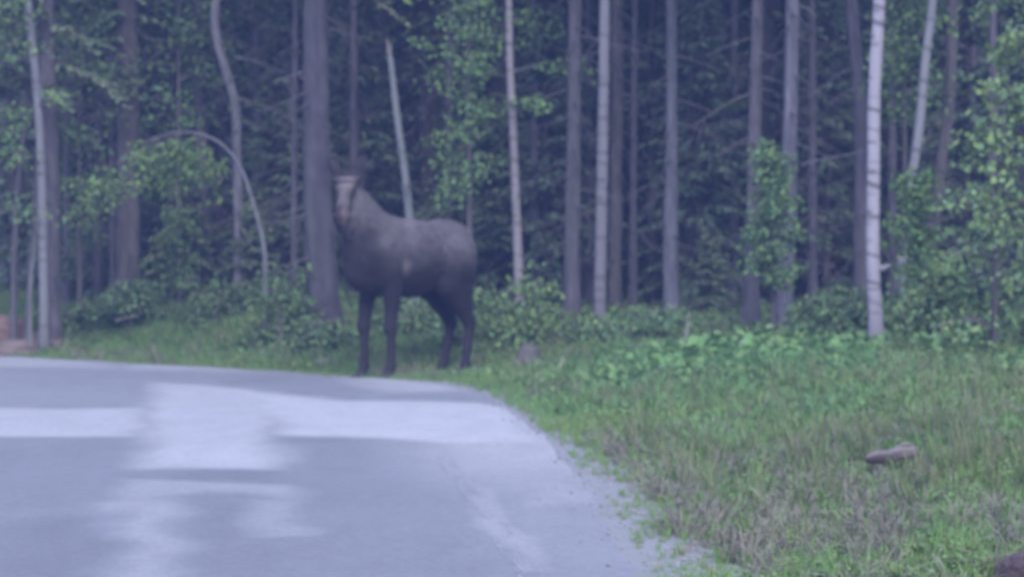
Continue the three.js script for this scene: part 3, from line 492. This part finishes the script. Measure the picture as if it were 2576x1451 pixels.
// ---------------------------------------------------------------- grass and ground plants: what nobody could count
function scatter(name, label, category, geo, mat, list) {
  const im = new THREE.InstancedMesh(geo, mat, list.length), m = new THREE.Matrix4(), c = new THREE.Color();
  list.forEach(([p, q, s, col], i) => { im.setMatrixAt(i, m.compose(p, q, s)); im.setColorAt(i, c.setRGB(...col)); });
  im.name = numbered(name); im.castShadow = im.receiveShadow = true; scene.add(im); return tag(im, label, category, null, 'stuff');
}
const CXX = (px, d) => (px - CX) / F * d;
const quatY = (a, tx = 0, tz = 0) => new THREE.Quaternion().setFromEuler(new THREE.Euler(tx, a, tz, 'YXZ'));
{
  const r = rng(15), tuft = new GB(), flop = new GB();
  for (let i = 0; i < 16; i++) { const a = r() * 6.28, b = V(Math.cos(a) * 0.05 * r(), 0, Math.sin(a) * 0.05 * r()), l = 0.12 + 0.16 * r(), out = 0.25 + 0.8 * r(), w = V(-Math.sin(a), 0, Math.cos(a)).multiplyScalar(0.0045), m = b.clone().add(V(Math.cos(a) * l * out * 0.35, l * 0.65, Math.sin(a) * l * out * 0.35)), e = b.clone().add(V(Math.cos(a) * l * out * 0.95, l * (1 - out * 0.35), Math.sin(a) * l * out * 0.95)), k = 0.75 + 0.5 * r(), c = [k, k, k * 0.95]; tuft.quad(b.clone().sub(w), b.clone().add(w), m.clone().add(w), m.clone().sub(w), c); tuft.tri(m.clone().sub(w), m.clone().add(w), e, c); }
  for (let i = 0; i < 15; i++) { const a = r() * 6.28, l = 0.05 + 0.07 * r(), st = V((r() - 0.5) * 0.22, 0, (r() - 0.5) * 0.22), h = 0.06 + 0.16 * r(), k = 0.75 + 0.5 * r(), ax = V(Math.cos(a), 0.3 - 1.1 * r(), Math.sin(a)).normalize(), b = st.clone().setY(h), cr = V(-Math.sin(a), (r() - 0.5) * 1.4, Math.cos(a)).normalize().multiplyScalar(l * 0.34), m = b.clone().addScaledVector(ax, l * 0.45), e = b.clone().addScaledVector(ax, l).add(V(0, -l * 0.15, 0)); flop.tri(b, m.clone().add(cr), e, [k, k, k]); flop.tri(b, e, m.clone().sub(cr), [k, k, k]); const w = V(0.003, 0, 0); flop.quad(st.clone().sub(w), st.clone().add(w), b.clone().add(w), b.clone().sub(w), [0.7, 0.7, 0.6]); }
  const mat = new THREE.MeshPhysicalMaterial({ vertexColors: true, roughness: 1, transmission: 0.1, thickness: 0, side: THREE.DoubleSide });
  const green = [], straw = [], herb = [];
  const clear = [[CXX(2248, 15.6), 15.45, 0.26], [CXX(2585, 10.85), 10.7, 0.24], [CXX(1880, 27.6), 27.2, 0.25], [CXX(1836, 27.4), 27.0, 0.2], [CXX(1330, 30.2), 29.9, 0.3], [CXX(118, 36.2), 35.9, 0.5]];
  const open = (x, d) => clear.every(([a, b, q]) => (a - x) ** 2 + ((b - d) * 0.7) ** 2 > q * q);
  const put = (x, d, s, list, col, size, lean = 0.35) => open(x, d) && list.push([V(x, groundY(x, -d, s) - 0.01, -d), quatY(r() * 6.28, (r() - 0.5) * lean, (r() - 0.5) * lean), V(size, size * (0.8 + 0.5 * r()), size), col]);
  for (let i = 0; i < 175000; i++) {
    const d = 9 + 33 * r() ** 0.8, x = (r() * 2 - 1) * (0.23 * d + 1.8), s = edgeDist(x, -d); if (s < 0.04 || s > 10) continue;
    const bare = litter(x, -d), so = soil(x, -d), edge = smooth(0.0, 1.0, s + 0.35 * noise(x * 2, d * 2)); if (so > 0.35 + 0.3 * r()) continue;
    const wood = smooth(5, 8.5, s + noise(x, d));
    if (r() < wood * 0.9) continue;
    const q = fbm(x * 0.6 + 40, d * 0.6, 5), lush = Math.exp(-(((x - 2.2) / 1.7) ** 2 + ((d - 25.5) / 3.4) ** 2));
    if (r() < bare * 0.58 * (1 - lush)) { if (r() < 0.25 && s > 0.3) put(x, d, s, straw, mix3([0.2, 0.185, 0.14], [0.15, 0.14, 0.115], r()), 0.5 + 0.5 * r(), 1.6); continue; }
    if (r() > edge * 0.8 + 0.2) continue;
    const col = mix3(mix3([0.155, 0.25, 0.06], [0.105, 0.24, 0.072], clamp(0.5 + q * 1.4)), [0.175, 0.205, 0.085], r() ** 3);
    put(x, d, s, green, mix3(col, [0.09, 0.25, 0.082], lush * 0.7), (0.36 + 0.44 * edge + 0.35 * lush) * lerp(0.62, 1, smooth(12, 22, d)) * lerp(1, 0.4, Math.exp(-(((x + 1.1) / 1.3) ** 2) - ((d - 29.6) / 0.9) ** 2)) * (0.7 + 0.6 * r()) * (1 - 0.3 * wood));
  }
  for (let i = 0; i < 52000; i++) {
    const d = 10 + 34 * r() ** 0.8, x = (r() * 2 - 1) * (0.2 * d + 0.6), s = edgeDist(x, -d); if (s < 0.5 || s > 12) continue;
    const lush = Math.exp(-(((x - 2.1) / 1.3) ** 2 + ((d - 25.6) / 2.4) ** 2)), field = smooth(-0.1, 0.35, fbm(x * 0.7 + 5, d * 0.7, 2.2)), edgewood = smooth(2.5, 4.5, s) * (1 - smooth(7, 11, s));
    if (soil(x, -d) > 0.4 || r() > clamp(field * 0.3 + lush * 0.85 + edgewood * 0.3) * (1 - Math.exp(-(((x + 1.1) / 1.3) ** 2) - ((d - 29.6) / 0.9) ** 2))) continue;
    put(x, d, s, herb, mix3(mix3([0.1, 0.18, 0.05], [0.135, 0.2, 0.054], r() * r()), [0.085, 0.195, 0.055], lush * r()), (0.5 + 0.7 * r()) * (0.7 + (0.4 + 0.7 * r()) * lush + 0.3 * edgewood) * (d < 18 ? 0.7 : 1), 0.6);
  }
  const tall = [];
  for (let i = 0; i < 9000; i++) { const d = 13.5 + 24 * r(), x = (r() * 2 - 1) * (0.2 * d + 0.6), s = edgeDist(x, -d); if (s < 0.5 || s > 8 || soil(x, -d) > 0.3 || r() > 0.12 + 0.5 * smooth(0.05, 0.4, noise(x * 0.9 + 31, d * 0.7))) continue; if (Math.hypot(x + 1.1, d - 29.6) < 1.4 || !open(x, d)) continue; const w = 0.5 + 0.4 * r(); tall.push([V(x, groundY(x, -d, s) - 0.01, -d), quatY(r() * 6.28, (r() - 0.5) * 0.5, (r() - 0.5) * 0.5), V(w, 1.1 + 1.0 * r(), w), mix3([0.11, 0.165, 0.055], [0.16, 0.165, 0.095], r())]); }
  scatter('tall_grass', 'taller seeding grass stalks standing out of the verge', 'tall grass', tuft.geo(), mat, tall);
  scatter('grass', 'green grass growing along the verge beside the road', 'grass', tuft.geo(), mat, green);
  scatter('dry_grass', 'flattened straw-coloured grass on the bare parts of the verge', 'dry grass', tuft.geo(), mat, straw);
  scatter('ground_plants', 'low leafy weeds among the grass and under the trees', 'weeds', flop.geo(), mat, herb);
  // loose gravel where the asphalt crumbles, old leaves on the verge
  const stone = new THREE.IcosahedronGeometry(1, 0), peb = [], lf = new GB(), lit = [];
  for (let i = 0; i < 26000; i++) { const d = 9 + 24 * r() ** 1.2, x = lerp(-3, 1.6, r()), s = edgeDist(x, -d); const keep = s > -0.4 && s < 0.9 ? Math.exp(-(((s - 0.2) / 0.2) ** 2)) : 0; if (r() > keep) continue; const t = 0.005 + 0.009 * r() * r(), y = s < 0 ? roadY(x, -d) : groundY(x, -d, s), g = 0.16 + 0.09 * r(); peb.push([V(x, y + t * 0.3, -d), quatY(r() * 6, r() * 6), V(t * 1.3, t * 0.8, t), [g, g * 0.98, g * 0.97]]); }
  lf.quad(V(-0.5, 0.1, -0.4), V(0.5, 0, -0.4), V(0.55, 0.12, 0.4), V(-0.45, 0, 0.35), [1, 1, 1]);
  for (let i = 0; i < 16000; i++) { const d = 10 + 32 * r(), x = (r() * 2 - 1) * (0.2 * d + 0.6), s = edgeDist(x, -d); if (s < 0.3 || s > 14 || r() > litter(x, -d) * 0.5 + 0.1 + soil(x, -d)) continue; const t = 0.03 + 0.05 * r(); lit.push([V(x, groundY(x, -d, s) + 0.012, -d), quatY(r() * 6, (r() - 0.5) * 1.2, (r() - 0.5) * 1.2), V(t, t, t), mix3([0.13, 0.1, 0.08], [0.24, 0.2, 0.17], r() ** 2)]); }
  scatter('gravel', 'grey loose gravel along the crumbling edge of the asphalt', 'gravel', stone, new THREE.MeshStandardMaterial({ roughness: 1 }), peb);
  scatter('leaf_litter', 'brown old leaves and chips lying on the verge', 'leaf litter', lf.geo(), mat, lit);
}

// ---------------------------------------------------------------- wood, stones and sticks on the verge
function lump(seed, sx, sy, sz, amp, colf, detail = 14) {
  const g = mergeVertices(new THREE.IcosahedronGeometry(1, detail).deleteAttribute('normal').deleteAttribute('uv')), p = g.attributes.position, c = [];
  for (let i = 0; i < p.count; i++) { const v = V().fromBufferAttribute(p, i), k = 1 + amp * fbm(v.x * 1.5 + seed, v.y * 1.5, v.z * 1.5, 4) + amp * 0.25 * noise(v.x * 7, v.y * 7, v.z * 7 + seed); c.push(...colf(v, fbm(v.x * 3, v.y * 3 + seed, v.z * 3))); p.setXYZ(i, v.x * k * sx, v.y * k * sy, v.z * k * sz); }
  g.setAttribute('color', new THREE.Float32BufferAttribute(c, 3)); g.computeVertexNormals(); return g;
}
const rockMat = new THREE.MeshStandardMaterial({ vertexColors: true, roughness: 0.95 });
const on = (px, py, d, up = 0) => { const x = (px - CX) / F * d; return [x, groundY(x, -d) + up, -d]; };
{ // chunk of rotten wood: a lower left end and a raised pale right end
  const d = 15.6, g = new GB(), tone = (len, ca, sa, p) => { const n = fbm(ca * 2, sa * 2, len * 9), P0 = smooth(0.2, 0.9, ca); return mix3([0.03, 0.023, 0.023], [0.17, 0.14, 0.138], clamp(0.1 + 0.75 * (P0 ? P0 : 0) + n * 0.6 + smooth(0.1, 0.24, len) * 0.55)); };
  g.tube([V(-0.165, 0.03, 0.03), V(-0.15, 0.032, 0.03), V(-0.09, 0.04, 0.02), V(-0.02, 0.05, 0), V(0.05, 0.068, -0.01), V(0.11, 0.07, -0.02), V(0.145, 0.07, -0.03), V(0.155, 0.07, -0.03)], [0.008, 0.028, 0.038, 0.034, 0.042, 0.038, 0.026, 0.01], 14, tone, barkShape(0.35, 4), [0.25, 0.2, 0.19]);
  const m = thing('wood_chunk', 'dark brown chunk of rotten wood lying on the verge at right', 'wood', on(2248, 0, d, 0.072)); part('body', g.geo(), rockMat, m);
  const s = new GB(); s.tube([V(0.02, 0.1, 0), V(0.06, 0.118, 0.01), V(0.12, 0.115, 0)], [0.006, 0.012, 0.004], 6, () => [0.17, 0.14, 0.135], barkShape(0.3, 1)); part('splinter', s.geo(), rockMat, m);
}
{ const g = lump(3, 0.12, 0.1, 0.1, 0.3, (v, n) => { const k = 1 + n; return [0.055 * k, 0.037 * k, 0.04 * k]; }); single('brown_stone', g, rockMat, 'rounded dark brown stone at the bottom right corner', 'stone').position.set(...on(2585, 0, 10.85, 0.03)); }
{ const t = thing('tree_stump', 'mossy grey-brown stump in the grass right of the moose', 'stump', on(1330, 0, 30.2, 0.02)), g = new GB(); g.tube([V(0, -0.05, 0), V(0, 0.1, 0), V(0.01, 0.2, 0), V(0.02, 0.25, 0.01)], [0.17, 0.12, 0.105, 0.07], 16, (l, ca, sa) => mix3([0.11, 0.085, 0.09], [0.075, 0.085, 0.06], clamp(0.4 + fbm(ca * 2, sa * 2, l * 5))), barkShape(0.5, 8), [0.13, 0.11, 0.1]); part('trunk', g.geo(), rockMat, t); let r = new GB(); r.tube([V(0.1, 0.05, 0.05), V(0.2, 0.0, 0.12), V(0.3, -0.05, 0.15)], [0.05, 0.035, 0.015], 8, () => [0.13, 0.1, 0.1], barkShape(0.2, 3)); part('root', r.geo(), rockMat, t); r = new GB(); r.tube([V(-0.1, 0.05, 0.05), V(-0.19, 0.0, 0.1), V(-0.28, -0.05, 0.12)], [0.05, 0.035, 0.015], 8, () => [0.13, 0.1, 0.1], barkShape(0.2, 5)); part('root', r.geo(), rockMat, t); }
const paleStone = (px, d, sx, sy, sz, seed, label, col, turn = 0, up = 0) => { const m = single('stone', lump(seed, sx, sy, sz, 0.35, (v, n) => { const k = 1 + 0.5 * n; return [col[0] * k, col[1] * k, col[2] * k]; }, 8), rockMat, label, 'stone'); m.position.set(...on(px, 0, d, up)); m.rotation.set(0.1, turn, 0.25); return m; };
paleStone(1880, 27.6, 0.09, 0.035, 0.06, 1, 'small white stone under the stout blue-grey trunk', [0.42, 0.4, 0.4], 0.3, 0.22);
paleStone(1836, 27.4, 0.07, 0.04, 0.06, 2, 'reddish-tan stone left of the small white stone', [0.34, 0.25, 0.22], 0, 0.2);
paleStone(118, 36.2, 0.26, 0.07, 0.15, 5, 'flat pale grey stone on top of the soil bank at left', [0.36, 0.38, 0.37], 0, 0.06);
paleStone(806, 31, 0.1, 0.08, 0.08, 7, 'small tan stone in the grass left of the moose legs', [0.3, 0.25, 0.23], 0, 0.08);
{ const m = single('earth_heap', lump(9, 0.5, 0.3, 0.45, 0.25, (v, n) => { const k = 1 + 0.6 * n; return [0.17 * k, 0.115 * k, 0.088 * k]; }, 16), rockMat, 'orange-brown heap of earth at the left edge behind the road', 'earth heap'); m.position.set(...on(-14, 0, 36.6, 0.12)); }
{ const m = single('soil_bank', lump(21, 1.3, 0.2, 0.5, 0.3, (v, n) => { const k = 1 + 0.9 * n; return [0.14 * k, 0.105 * k, 0.095 * k]; }, 20), rockMat, 'low bank of bare brown soil beside the road at far left', 'soil bank'); m.position.set(...on(92, 0, 35.5, 0.03)); m.rotation.y = 0.75; }
function stick(label, px, d, dx, h0, dy, dz, r0, col, seed) { const g = new GB(), R = rng(seed), a = V(-dx / 2, h0, 0), b = V(dx / 2, h0 + dy, dz), P = [0, 0.3, 0.6, 1].map(t => a.clone().lerp(b, t).add(V((R() - 0.5) * 0.03, (R() - 0.5) * 0.03, 0))); g.tube(P, [r0, r0 * 0.9, r0 * 0.75, r0 * 0.35], 7, () => col, barkShape(0.25, seed), col); const m = single('dead_stick', g.geo(), rockMat, label, 'stick'); m.position.set(...on(px, 0, d)); return m; }
stick('short pale stick standing up from the soil bank at left', 160, 35, 0.06, 0.02, 0.2, 0, 0.016, [0.42, 0.38, 0.36], 1);
stick('pale tan stick lying on the green verge left of the arched birch', 320, 35.5, 0.32, 0.28, 0.07, 0.05, 0.02, [0.38, 0.32, 0.26], 2);
stick('thin pale stick leaning in the grass right of the stump', 1408, 27.4, 0.07, 0.1, 0.22, 0, 0.01, [0.4, 0.35, 0.3], 3);
stick('thin upright dead stem below the bluish-grey trunk', 1730, 29, 0.06, 0.1, 0.42, 0, 0.012, [0.27, 0.23, 0.23], 4);
stick('long thin fallen branch leaning between grey birch and bluish-grey trunk', 1640, 31, 0.6, 0.25, 0.22, -0.2, 0.016, [0.22, 0.2, 0.2], 5);
stick('thin pale bare branch jutting left behind the white birch', 2110, 30, 0.85, 2.02, 0.16, 0.3, 0.009, [0.13, 0.12, 0.12], 6);

// ---------------------------------------------------------------- the moose
{
  const bones = [];                                       // [a, b, ra, rb, z stretch, blend]
  const B = (a, b, ra, rb, zs = 1, k = 0.07) => bones.push([a, b, ra, rb, zs, k]);
  // trunk (x forward, y up, z to its right)
  B([0.40, 1.30, 0], [-0.05, 1.30, 0], 0.38, 0.385, 1.45, 0.05);
  B([-0.05, 1.30, 0], [-0.42, 1.38, 0], 0.385, 0.32, 1.42);
  B([-0.42, 1.38, 0], [-0.57, 1.4, 0], 0.32, 0.29, 1.32);
  B([-0.57, 1.4, 0], [-0.74, 1.23, 0], 0.285, 0.17, 1.25);
  B([0.44, 1.56, 0], [0.0, 1.55, 0], 0.2, 0.15, 1.4, 0.1);
  B([0.50, 1.25, 0], [0.62, 1.13, 0], 0.28, 0.16, 1.25, 0.1);
  B([0.46, 1.48, 0], [0.72, 1.83, -0.03], 0.30, 0.18, 1.4, 0.12);
  B([0.72, 1.83, -0.03], [0.81, 2.0, -0.05], 0.18, 0.13, 1.25, 0.08);
  B([0.58, 1.28, 0], [0.78, 1.78, -0.05], 0.22, 0.12, 1.35, 0.1);
  B([0.85, 1.72, -0.1], [0.86, 1.52, -0.11], 0.05, 0.022, 1, 0.05);   // the bell under the throat
  B([-0.79, 1.4, 0], [-0.88, 1.26, 0], 0.05, 0.025, 1, 0.04);          // tail
  const leg = (pts, rs) => { for (let i = 0; i < pts.length - 1; i++) B(pts[i], pts[i + 1], rs[i], rs[i + 1], 1, i ? 0.035 : 0.09); };
  for (const [z, fx, ky, hx] of [[-0.19, -0.03, 0, 0.16], [0.19, 0.04, 0.01, 0.12]]) {
    const o = Math.sign(z);
    leg([[0.46, 1.38, z * 0.7], [0.36 + fx * 0.5, 1.0, z], [0.40 + fx, 0.56 + ky, z], [0.39 + fx, 0.5 + ky, z], [0.39 + fx, 0.16, z], [0.43 + fx, 0.075, z]], [0.17, 0.088, 0.064, 0.046, 0.043, 0.052]);
    B([0.45 + fx, 0.06, z + 0.024], [0.5 + fx, 0.03, z + 0.028], 0.034, 0.026, 1, 0.015); B([0.45 + fx, 0.06, z - 0.024], [0.5 + fx, 0.03, z - 0.028], 0.034, 0.026, 1, 0.015);
    leg([[-0.54, 1.32, z * 0.62], [-0.5 + hx * 0.5, 1.0, z * 1.0], [-0.86 + hx, 0.63, z], [-0.88 + hx, 0.57, z], [-0.80 + hx, 0.16, z + o * 0.02], [-0.76 + hx, 0.075, z + o * 0.02]], [0.235, 0.12, 0.072, 0.053, 0.045, 0.052]);
    B([-0.8 + hx, 1.2, z * 0.7], [-0.83 + hx, 0.8, z * 0.95], 0.14, 0.065, 1, 0.07);
    const q = z + o * 0.02; B([-0.74 + hx, 0.06, q + 0.024], [-0.69 + hx, 0.03, q + 0.028], 0.034, 0.026, 1, 0.015); B([-0.74 + hx, 0.06, q - 0.024], [-0.69 + hx, 0.03, q - 0.028], 0.034, 0.026, 1, 0.015);
  }
  const capsule = (x, y, z, [a, b, ra, rb, zs]) => { const az = a[2] * zs, bz = b[2] * zs, pz = z * zs, ex = b[0] - a[0], ey = b[1] - a[1], ez = bz - az, t = clamp(((x - a[0]) * ex + (y - a[1]) * ey + (pz - az) * ez) / (ex * ex + ey * ey + ez * ez)), dx = x - a[0] - ex * t, dy = y - a[1] - ey * t, dz = pz - az - ez * t; return Math.sqrt(dx * dx + dy * dy + dz * dz) - lerp(ra, rb, t); };
  const field = list => (x, y, z) => { let d = 1e3; for (const b of list) { const e = capsule(x, y, z, b), k = b[5]; if (e > d + k) continue; const h = clamp(0.5 + 0.5 * (d - e) / k); d = lerp(d, e, h) - k * h * (1 - h); } return d; };
  function mesh(sdf, lo, hi, res) {
    const mc = new MarchingCubes(res, new THREE.MeshBasicMaterial(), false, false, 700000), half = res / 2, s = [0, 1, 2].map(k => (hi[k] - lo[k]) / 2), o = [0, 1, 2].map(k => (hi[k] + lo[k]) / 2);
    mc.isolation = 0;
    for (let k = 0; k < res; k++) for (let j = 0; j < res; j++) for (let i = 0; i < res; i++) mc.field[i + j * res + k * res * res] = -sdf(o[0] + (i - half) / half * s[0], o[1] + (j - half) / half * s[1], o[2] + (k - half) / half * s[2]);
    mc.update();
    let g = new THREE.BufferGeometry(); const p = mc.positionArray.slice(0, mc.count * 3);
    for (let i = 0; i < p.length; i++) p[i] = o[i % 3] + p[i] * s[i % 3];
    g.setAttribute('position', new THREE.BufferAttribute(p, 3)); g = mergeVertices(g, 1e-4); g.computeVertexNormals(); return g;
  }
  const body = mesh(field(bones), [-1.2, -0.06, -0.6], [1.2, 2.34, 0.6], 150);
  { const p = body.attributes.position, n = body.attributes.normal, c = [];
    for (let i = 0; i < p.count; i++) {
      const x = p.getX(i), y = p.getY(i), z = p.getZ(i), w = 0.5 * fbm(x * 5, y * 5, z * 5) + 0.3 * noise(x * 16, y * 11, z * 16);
      const lump = 0.022 * fbm(x * 4, y * 4, z * 4) * smooth(0.6, 1.0, y) + 0.004 * noise(x * 22, y * 15, z * 22);
      p.setXYZ(i, x + n.getX(i) * lump, y + n.getY(i) * lump, z + n.getZ(i) * lump);
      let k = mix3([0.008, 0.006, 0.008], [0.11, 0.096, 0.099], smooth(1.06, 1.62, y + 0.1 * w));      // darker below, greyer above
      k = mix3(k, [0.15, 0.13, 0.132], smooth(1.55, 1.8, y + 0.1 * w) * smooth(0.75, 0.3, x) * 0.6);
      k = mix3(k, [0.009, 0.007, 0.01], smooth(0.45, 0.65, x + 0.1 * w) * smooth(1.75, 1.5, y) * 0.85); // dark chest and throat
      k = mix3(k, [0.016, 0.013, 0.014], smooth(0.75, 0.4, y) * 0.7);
      k = mix3(k, [0.03, 0.026, 0.026], smooth(0.1, 0.06, y));                                         // hooves
      k = mix3(k, [0.15, 0.125, 0.122], Math.exp(-(((x - 0.22) / 0.05) ** 2 + ((y - 1.2) / 0.08) ** 2)) * (z < 0 ? 0.8 : 0));
      const f = (1 + 0.7 * w) * (1 + 0.4 * fbm(x * 2.3 + y, y * 2.6, z * 2.3 + 4)); c.push(k[0] * f, k[1] * f, k[2] * f);
    }
    body.setAttribute('color', new THREE.Float32BufferAttribute(c, 3)); body.computeVertexNormals(); }
  // head, in its own frame: x along the muzzle, y up, z to its right
  const hb = []; const Hd = (a, b, ra, rb, zs = 1, k = 0.04) => hb.push([a, b, ra, rb, zs, k]);
  Hd([-0.08, -0.03, 0], [0.09, 0.0, 0], 0.115, 0.105, 0.95); Hd([0.09, 0.0, 0], [0.40, -0.03, 0], 0.105, 0.072, 1.05, 0.05);
  Hd([0.36, -0.045, 0], [0.55, -0.075, 0], 0.084, 0.1, 1.0, 0.05); Hd([0.55, -0.085, 0], [0.61, -0.12, 0], 0.096, 0.07, 1.0, 0.04);
  Hd([0.02, -0.12, 0], [0.30, -0.13, 0], 0.085, 0.058, 1.15, 0.05); Hd([0.30, -0.13, 0], [0.5, -0.15, 0], 0.058, 0.042, 1.1, 0.04);
  Hd([-0.2, -0.1, 0], [-0.05, -0.03, 0], 0.14, 0.12, 1.05, 0.06);
  for (const s of [-1, 1]) { Hd([0.11, 0.035, s * 0.088], [0.16, 0.03, s * 0.082], 0.034, 0.028, 1, 0.03); Hd([0.54, -0.06, s * 0.05], [0.58, -0.075, s * 0.05], 0.04, 0.034, 1, 0.03); }
  const earSdf = (x, y, z) => { let d = 1e3; for (const s of [-1, 1]) { // leaf-shaped hollow ears
    const a = V(-0.06, 0.05, s * 0.095), dir = V(-0.5, 0.66, s * 0.4).normalize(), nrm = V(0.75, 0.6, s * 0.25).normalize(), wv = dir.clone().cross(nrm).normalize(); nrm.copy(wv).cross(dir).normalize();
    const q = V(x, y, z).sub(a), t = q.dot(dir) / 0.3, u = q.dot(wv), v = q.dot(nrm) + 6 * u * u * (t > 0.15 ? 1 : 0) * 0.6, W = 0.072 * Math.sin(Math.PI * clamp(0.16 + 0.84 * t)) ** 0.75 + 0.002;
    const e = Math.max(Math.abs(u) - W, Math.abs(v) - 0.011 - 0.018 * smooth(0.3, 0, t), (t - 1) * 0.3, -0.02 - t * 0.3); d = Math.min(d, e * 0.8); } return d; };
  const skull = field(hb), hs = (x, y, z) => { let d = skull(x, y, z); const ear = y > 0.0 ? earSdf(x, y, z) : 1e3, h = clamp(0.5 + 0.5 * (d - ear) / 0.03); d = lerp(d, ear, h) - 0.03 * h * (1 - h); for (const s of [-1, 1]) { const n = Math.hypot(x - 0.605, (y + 0.07) * 1.1, z - s * 0.052) - 0.017; d = Math.max(d, -n); } return d; };
  const head = mesh(hs, [-0.42, -0.36, -0.38], [0.7, 0.38, 0.38], 128);
  const tilt = 0.70, cs = Math.cos(tilt), sn = Math.sin(tilt);
  { const p = head.attributes.position, c = [];
    for (let i = 0; i < p.count; i++) {
      const x = p.getX(i), y = p.getY(i), z = p.getZ(i), w = 0.5 * fbm(x * 9, y * 9, z * 9), v = x * sn - y * cs, ear = smooth(0.085, 0.125, y - 0.75 * x - 0.02);
      let k = mix3([0.095, 0.077, 0.074], [0.07, 0.056, 0.056], smooth(0.02, -0.12, y));
      const pale = [0.18, 0.148, 0.145], b = (a, h) => Math.exp(-(((v + 0.012 * w - a) / h) ** 4));
      const top = y > -0.03 ? 1 : 0;
      k = mix3(k, pale, b(-0.088, 0.026) * 0.9 * top * smooth(0.1, 0.06, Math.abs(z))); k = mix3(k, [0.075, 0.06, 0.06], b(-0.035, 0.022) * 0.8); k = mix3(k, pale, b(0.015, 0.022) * 0.95 * top * smooth(0.115, 0.08, Math.abs(z)));
      k = mix3(k, [0.1, 0.082, 0.079], smooth(0.068, 0.03, Math.abs(z + 0.012) + 0.03 * w) * smooth(0.03, 0.07, v) * smooth(0.50, 0.42, x) * smooth(-0.1, 0.0, y + 0.09 * smooth(0.1, 0.5, x)));
      k = mix3(k, [0.03, 0.025, 0.028], Math.exp(-(((x - 0.135) / 0.05) ** 2 + ((Math.abs(z) - 0.1) / 0.03) ** 2 + ((y - 0.02) / 0.05) ** 2)));
      k = mix3(k, [0.035, 0.024, 0.027], smooth(0.40, 0.5, x) * smooth(-0.02, 0.02, z + 0.03)); k = mix3(k, [0.11, 0.083, 0.077], smooth(0.45, 0.5, x) * smooth(0.0, -0.04, z) * 0.85);
      k = mix3(k, [0.032, 0.026, 0.03], ear); const f = (1 + 0.7 * w) * (1 + 0.5 * noise(x * 7, y * 7, z * 7)); c.push(k[0] * f, k[1] * f, k[2] * f);
    }
    head.setAttribute('color', new THREE.Float32BufferAttribute(c, 3)); }
  const yaw = 40 * Math.PI / 180, c40 = Math.cos(yaw), s40 = Math.sin(yaw), toCam = V(s40, 0, -c40), toLeft = V(c40, 0, s40), sway = 0.12;
  const flat = toCam.clone().multiplyScalar(Math.cos(sway)).addScaledVector(toLeft, Math.sin(sway)), hx = flat.clone().multiplyScalar(cs).add(V(0, -sn, 0)), hy = flat.clone().multiplyScalar(sn).add(V(0, cs, 0)), hz = hx.clone().cross(hy);
  const roll = 0.03, hy2 = hy.clone().multiplyScalar(Math.cos(roll)).addScaledVector(hz, Math.sin(roll)), hz2 = hx.clone().cross(hy2);
  const HM = new THREE.Matrix4().makeBasis(hx, hy2, hz2).scale(V(0.82, 0.84, 0.85)).setPosition(0.86, 2.075, -0.08);
  head.applyMatrix4(HM);
  const moose = thing('moose', 'brown moose standing at the road edge with its head turned to the camera', 'moose', [0, 0, 0], Math.PI + yaw);
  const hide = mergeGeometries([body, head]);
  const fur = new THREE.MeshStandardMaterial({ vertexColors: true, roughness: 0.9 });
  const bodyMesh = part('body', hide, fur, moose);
  for (const s of [-1, 1]) { const e = part('eye', new THREE.SphereGeometry(0.021, 14, 10), new THREE.MeshStandardMaterial({ color: new THREE.Color().setRGB(0.012, 0.009, 0.008), roughness: 0.15 }), moose); e.position.set(0.14, 0.03, s * 0.108).applyMatrix4(HM); }
  { // the coat: short hairs lying back over the hide
    const S = new MeshSurfaceSampler(bodyMesh); const r = rng(900); S.setRandomGenerator ? S.setRandomGenerator(r) : (S.randomFunction = r); S.build();
    const hair = new GB(); hair.tri(V(-0.0035, 0, 0), V(0.0035, 0, 0), V(0, 0, 1), [1, 1, 1]);
    const N = 52000, im = new THREE.InstancedMesh(hair.geo(), new THREE.MeshStandardMaterial({ vertexColors: true, roughness: 0.9, side: THREE.DoubleSide }), N), p = V(), n = V(), col = new THREE.Color(), m = new THREE.Matrix4(), X = V(), Z = V(), Y = V();
    for (let i = 0; i < N; i++) {
      S.sample(p, n, col); const headHair = p.x > 0.74 && p.y > 1.55, L = headHair ? 0.014 : p.y < 0.75 ? 0.014 : p.y > 1.55 ? 0.05 : 0.034;
      Z.set(-0.75, -0.75, 0).addScaledVector(n, 0.75).add(V((r() - 0.5) * 0.4, (r() - 0.5) * 0.4, (r() - 0.5) * 0.4)).normalize(); if (headHair) Z.set(0, 0, 0).addScaledVector(n, 0.6).addScaledVector(hx, 0.8).normalize();
      X.crossVectors(n, Z).normalize(); Y.crossVectors(Z, X); const l = L * (0.6 + 0.8 * r()); m.makeBasis(X.clone(), Y.clone(), Z.clone().multiplyScalar(l)).setPosition(p); im.setMatrixAt(i, m);
      const k = 0.75 + 0.6 * r(); im.setColorAt(i, col.multiplyScalar(k));
    }
    im.name = 'coat'; im.userData.kind = 'stuff'; im.castShadow = im.receiveShadow = true; moose.add(im);
  }
  // front feet stand where the photograph has them: 942 px across, 29.3 m away
  const dF = 29.4, fx = (944 - CX) / F * dF, ox = fx + c40 * 0.42, oz = -dF - s40 * 0.42;
  moose.scale.setScalar(1.045);
  moose.position.set(ox + 0.02, Math.min(groundY(ox, oz), -0.02) - 0.02, oz);
}

// ---------------------------------------------------------------- render
const renderer = new THREE.WebGLRenderer({ antialias: true });
renderer.setSize(1024, 576);
renderer.toneMapping = THREE.LinearToneMapping; renderer.toneMappingExposure = EXPOSURE;
renderer.shadowMap.enabled = true; renderer.shadowMap.type = THREE.PCFSoftShadowMap;
renderer.render(scene, camera);
